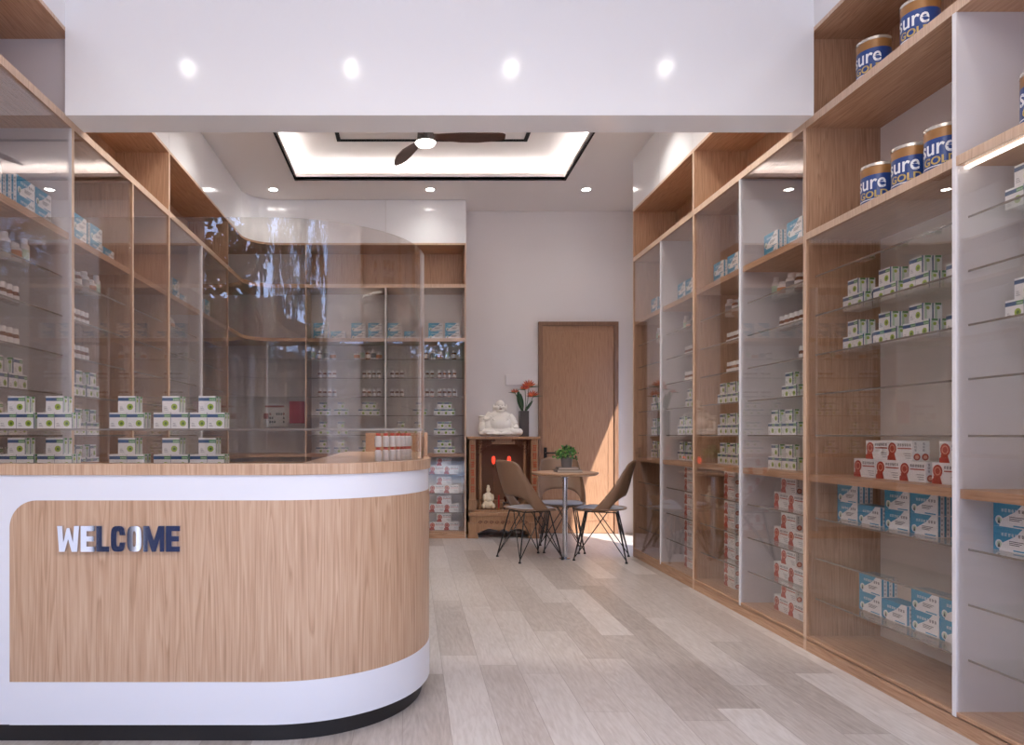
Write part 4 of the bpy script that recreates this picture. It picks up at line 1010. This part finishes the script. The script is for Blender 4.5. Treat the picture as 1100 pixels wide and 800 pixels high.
# ------------------------------------------------------------------ shell chairs
SHELL = mat('chair_shell_taupe', (130, 101, 80), 0.35); PAD = mat('chair_pad_grey', (172, 172, 180), 0.7)
def chair():
    r = D.objects.new('shell_chair', None); C.objects.link(r)
    # local: faces +X, width along Y
    b = MB(); na, ntt = 28, 12; vs = []
    for j in range(ntt+1):
        t = j/ntt
        for i in range(na+1):
            a = -1+2*i/na; s_ = abs(a)
            zl = 0.440 + 0.13*max(0, 1-(s_/0.72)**3)**0.7; zt = 0.880-0.035*s_**2-0.085*s_**7
            xl = -0.205+0.275*s_**2.2; yl = 0.215*math.sin(a*PI/2)
            xt = -0.290+0.10*s_**2; yt = 0.20*math.sin(a*PI/2)**1*(1-0.06*s_)
            e_ = t**0.85
            z = zl+(zt-zl)*t; x_ = xl+(xt-xl)*e_; y_ = yl+(yt-yl)*t + 0.02*math.sin(PI*t)*a
            vs.append((x_, y_, z))
    m = na+1; fs = [(j*m+i, j*m+i+1, (j+1)*m+i+1, (j+1)*m+i) for j in range(ntt) for i in range(na)]
    b.add(vs, fs); o = b.build('backrest', SHELL, r, smooth=True, world=False, angle=80); sd = o.modifiers.new('thick', 'SOLIDIFY'); sd.thickness = 0.009; sd.offset = 0
    s = MB(); vs = []; ne = 40
    rings = [0.0, 0.3, 0.6, 0.8, 0.92, 1.0]
    for q in rings:
        for i in range(ne):
            a = 2*PI*i/ne; ca, sa = math.cos(a), math.sin(a); f = lambda v, p: math.copysign(abs(v)**p, v)
            z = 0.435+0.022*q**3 - (0.018*q**2 if ca > 0.5 else 0)
            vs.append((0.01+0.225*q*f(ca, 0.8), 0.222*q*f(sa, 0.8), z))
    fs = [(k*ne+i, k*ne+(i+1) % ne, (k+1)*ne+(i+1) % ne, (k+1)*ne+i) for k in range(len(rings)-1) for i in range(ne)]
    s.add(vs, fs); o = s.build('seat', SHELL, r, smooth=True, world=False, angle=80); sd = o.modifiers.new('thick', 'SOLIDIFY'); sd.thickness = 0.009; sd.offset = 0
    p = MB(); vs = []
    for q, z in ((0.0, 0.462), (0.6, 0.462), (0.85, 0.46), (0.93, 0.454), (0.93, 0.448), (0.85, 0.441), (0.0, 0.441)):
        for i in range(ne):
            a = 2*PI*i/ne; ca, sa = math.cos(a), math.sin(a)
            vs.append((0.01+0.215*q*f(ca, 0.8), 0.212*q*f(sa, 0.8), z))
    fs = [((k+1)*ne+i, (k+1)*ne+(i+1) % ne, k*ne+(i+1) % ne, k*ne+i) for k in range(6) for i in range(ne)]
    p.add(vs, fs); p.build('seat_pad', PAD, r, smooth=True, world=False, angle=60)
    f_ = MB()
    at = [(0.13, 0.12), (-0.13, 0.12), (-0.13, -0.12), (0.13, -0.12)]
    for i in range(4): f_.tube([(at[i][0], at[i][1], 0.425), (at[(i+1) % 4][0], at[(i+1) % 4][1], 0.425)], 0.005, 8)
    f_.build('seat_frame', BLKM, r, smooth=True, world=False)
    ft = [(0.22, 0.185), (-0.22, 0.185), (-0.22, -0.185), (0.22, -0.185)]
    for i in range(4):
        l = MB(); F = Vector((ft[i][0], ft[i][1], 0.012)); T = Vector((at[i][0], at[i][1], 0.43))
        l.tube([F, T], 0.0062, 8)
        for nb, k in ((at[(i+1) % 4], 0.72), (at[(i-1) % 4], 0.72)):
            E = Vector((nb[0], nb[1], 0.427)); E = Vector((at[i][0]+(nb[0]-at[i][0])*k, at[i][1]+(nb[1]-at[i][1])*k, 0.427))
            l.tube([F.lerp(T, 0.03), E], 0.0042, 8)
        o = l.build('leg', BLKM, r, smooth=True, world=False)
        MB().lathe([(0.012, 0), (0.013, 0.006), (0.007, 0.016), (0, 0.016)], 12, (F.x, F.y, 0)).build('foot_cap', BLKM, o, smooth=True, world=False)
    return r
ch = chair(); ch.location = (1.06, 6.27, 0); ch.rotation_euler = (0, 0, math.radians(24)); tag(ch, 'taupe shell chair with black wire legs between the altar and the table', 'chair', 'shell chairs round the cafe table')
c2_ = copy_tree(ch); c2_.location = (1.70, 6.25, 0); c2_.rotation_euler = (0, 0, math.radians(160)); tag(c2_, 'taupe shell chair with black wire legs beside the aisle cabinets', 'chair')
c3_ = copy_tree(ch); c3_.location = (1.45, 6.74, 0); c3_.rotation_euler = (0, 0, math.radians(-96)); tag(c3_, 'taupe shell chair with black wire legs behind the table, backed by the oak door', 'chair')

# ------------------------------------------------------------------ street outside the open front (seen in the reflections)
struct('ground', MB().box(-30, 30, -30, YF-0.001, -0.12, -0.02).box(XR+0.2, 14, YF, 20, -0.12, -0.02), mat('pavement', (150, 148, 146), 0.9))
struct('wall_sky_block', MB().box(4.1, 4.3, 2, 14, 0, 3.3), mat('sky_block_plaster', (150, 140, 132), 0.9))  # unseen wall added to cut the sky light entering the side opening
ob = struct('building', MB().box(-22, 0, -18, -15, 0, 5.0).box(0, 22, -18, -15, 0, 4.4), mat('street_building', (66, 60, 58), 0.8))
tr = D.objects.new('street_tree', None); C.objects.link(tr); tr.location = (-2.5, -8, 0); tag(tr, 'leafy street tree outside the open shop front, mirrored in the glass screen', 'tree')
MB().tube([(-2.5, -8, 0), (-2.4, -8, 2.2), (-2.6, -8.1, 4.5)], [0.16, 0.13, 0.07], 10).tube([(-2.4, -8, 2.4), (-0.6, -8, 4.2)], [0.08, 0.03], 8).tube([(-2.4, -8, 2.6), (-4.4, -8.2, 4.4)], [0.08, 0.03], 8).build('trunk', mat('bark', (70, 58, 48), 0.9), tr, smooth=True)
rn = random.Random(21); lf = MB()
cl = [(rn.uniform(-11, 11), rn.uniform(-10.0, -8), rn.uniform(3.2, 6.6), rn.uniform(0.5, 1.0)) for _ in range(150)]
cl = [c_ for c_ in cl if not (-5.0 < c_[0] < -2.8 and c_[2] > 3.9 and rn.random() < 0.25)]
for cx_, cy_, cz_, cr_ in cl:
    for k in range(150):
        v = Vector((rn.gauss(0, 1), rn.gauss(0, 1), rn.gauss(0, 1))).normalized()*cr_*rn.uniform(0.3, 1)
        p = Vector((cx_, cy_, cz_))+v; s_ = rn.uniform(0.07, 0.15)
        a_ = Vector((rn.gauss(0, 1), rn.gauss(0, 1), rn.gauss(0, 1))).normalized()*s_; b_ = a_.cross(Vector((rn.gauss(0, 1), rn.gauss(0, 1), rn.gauss(0, 1)))).normalized()*s_*0.6
        lf.add([tuple(p-a_), tuple(p+b_), tuple(p+a_), tuple(p-b_)], [(0, 1, 2, 3)])
o = lf.build('foliage', mat('street_leaf', (52, 74, 40), 0.7), tr); o['kind'] = 'stuff'
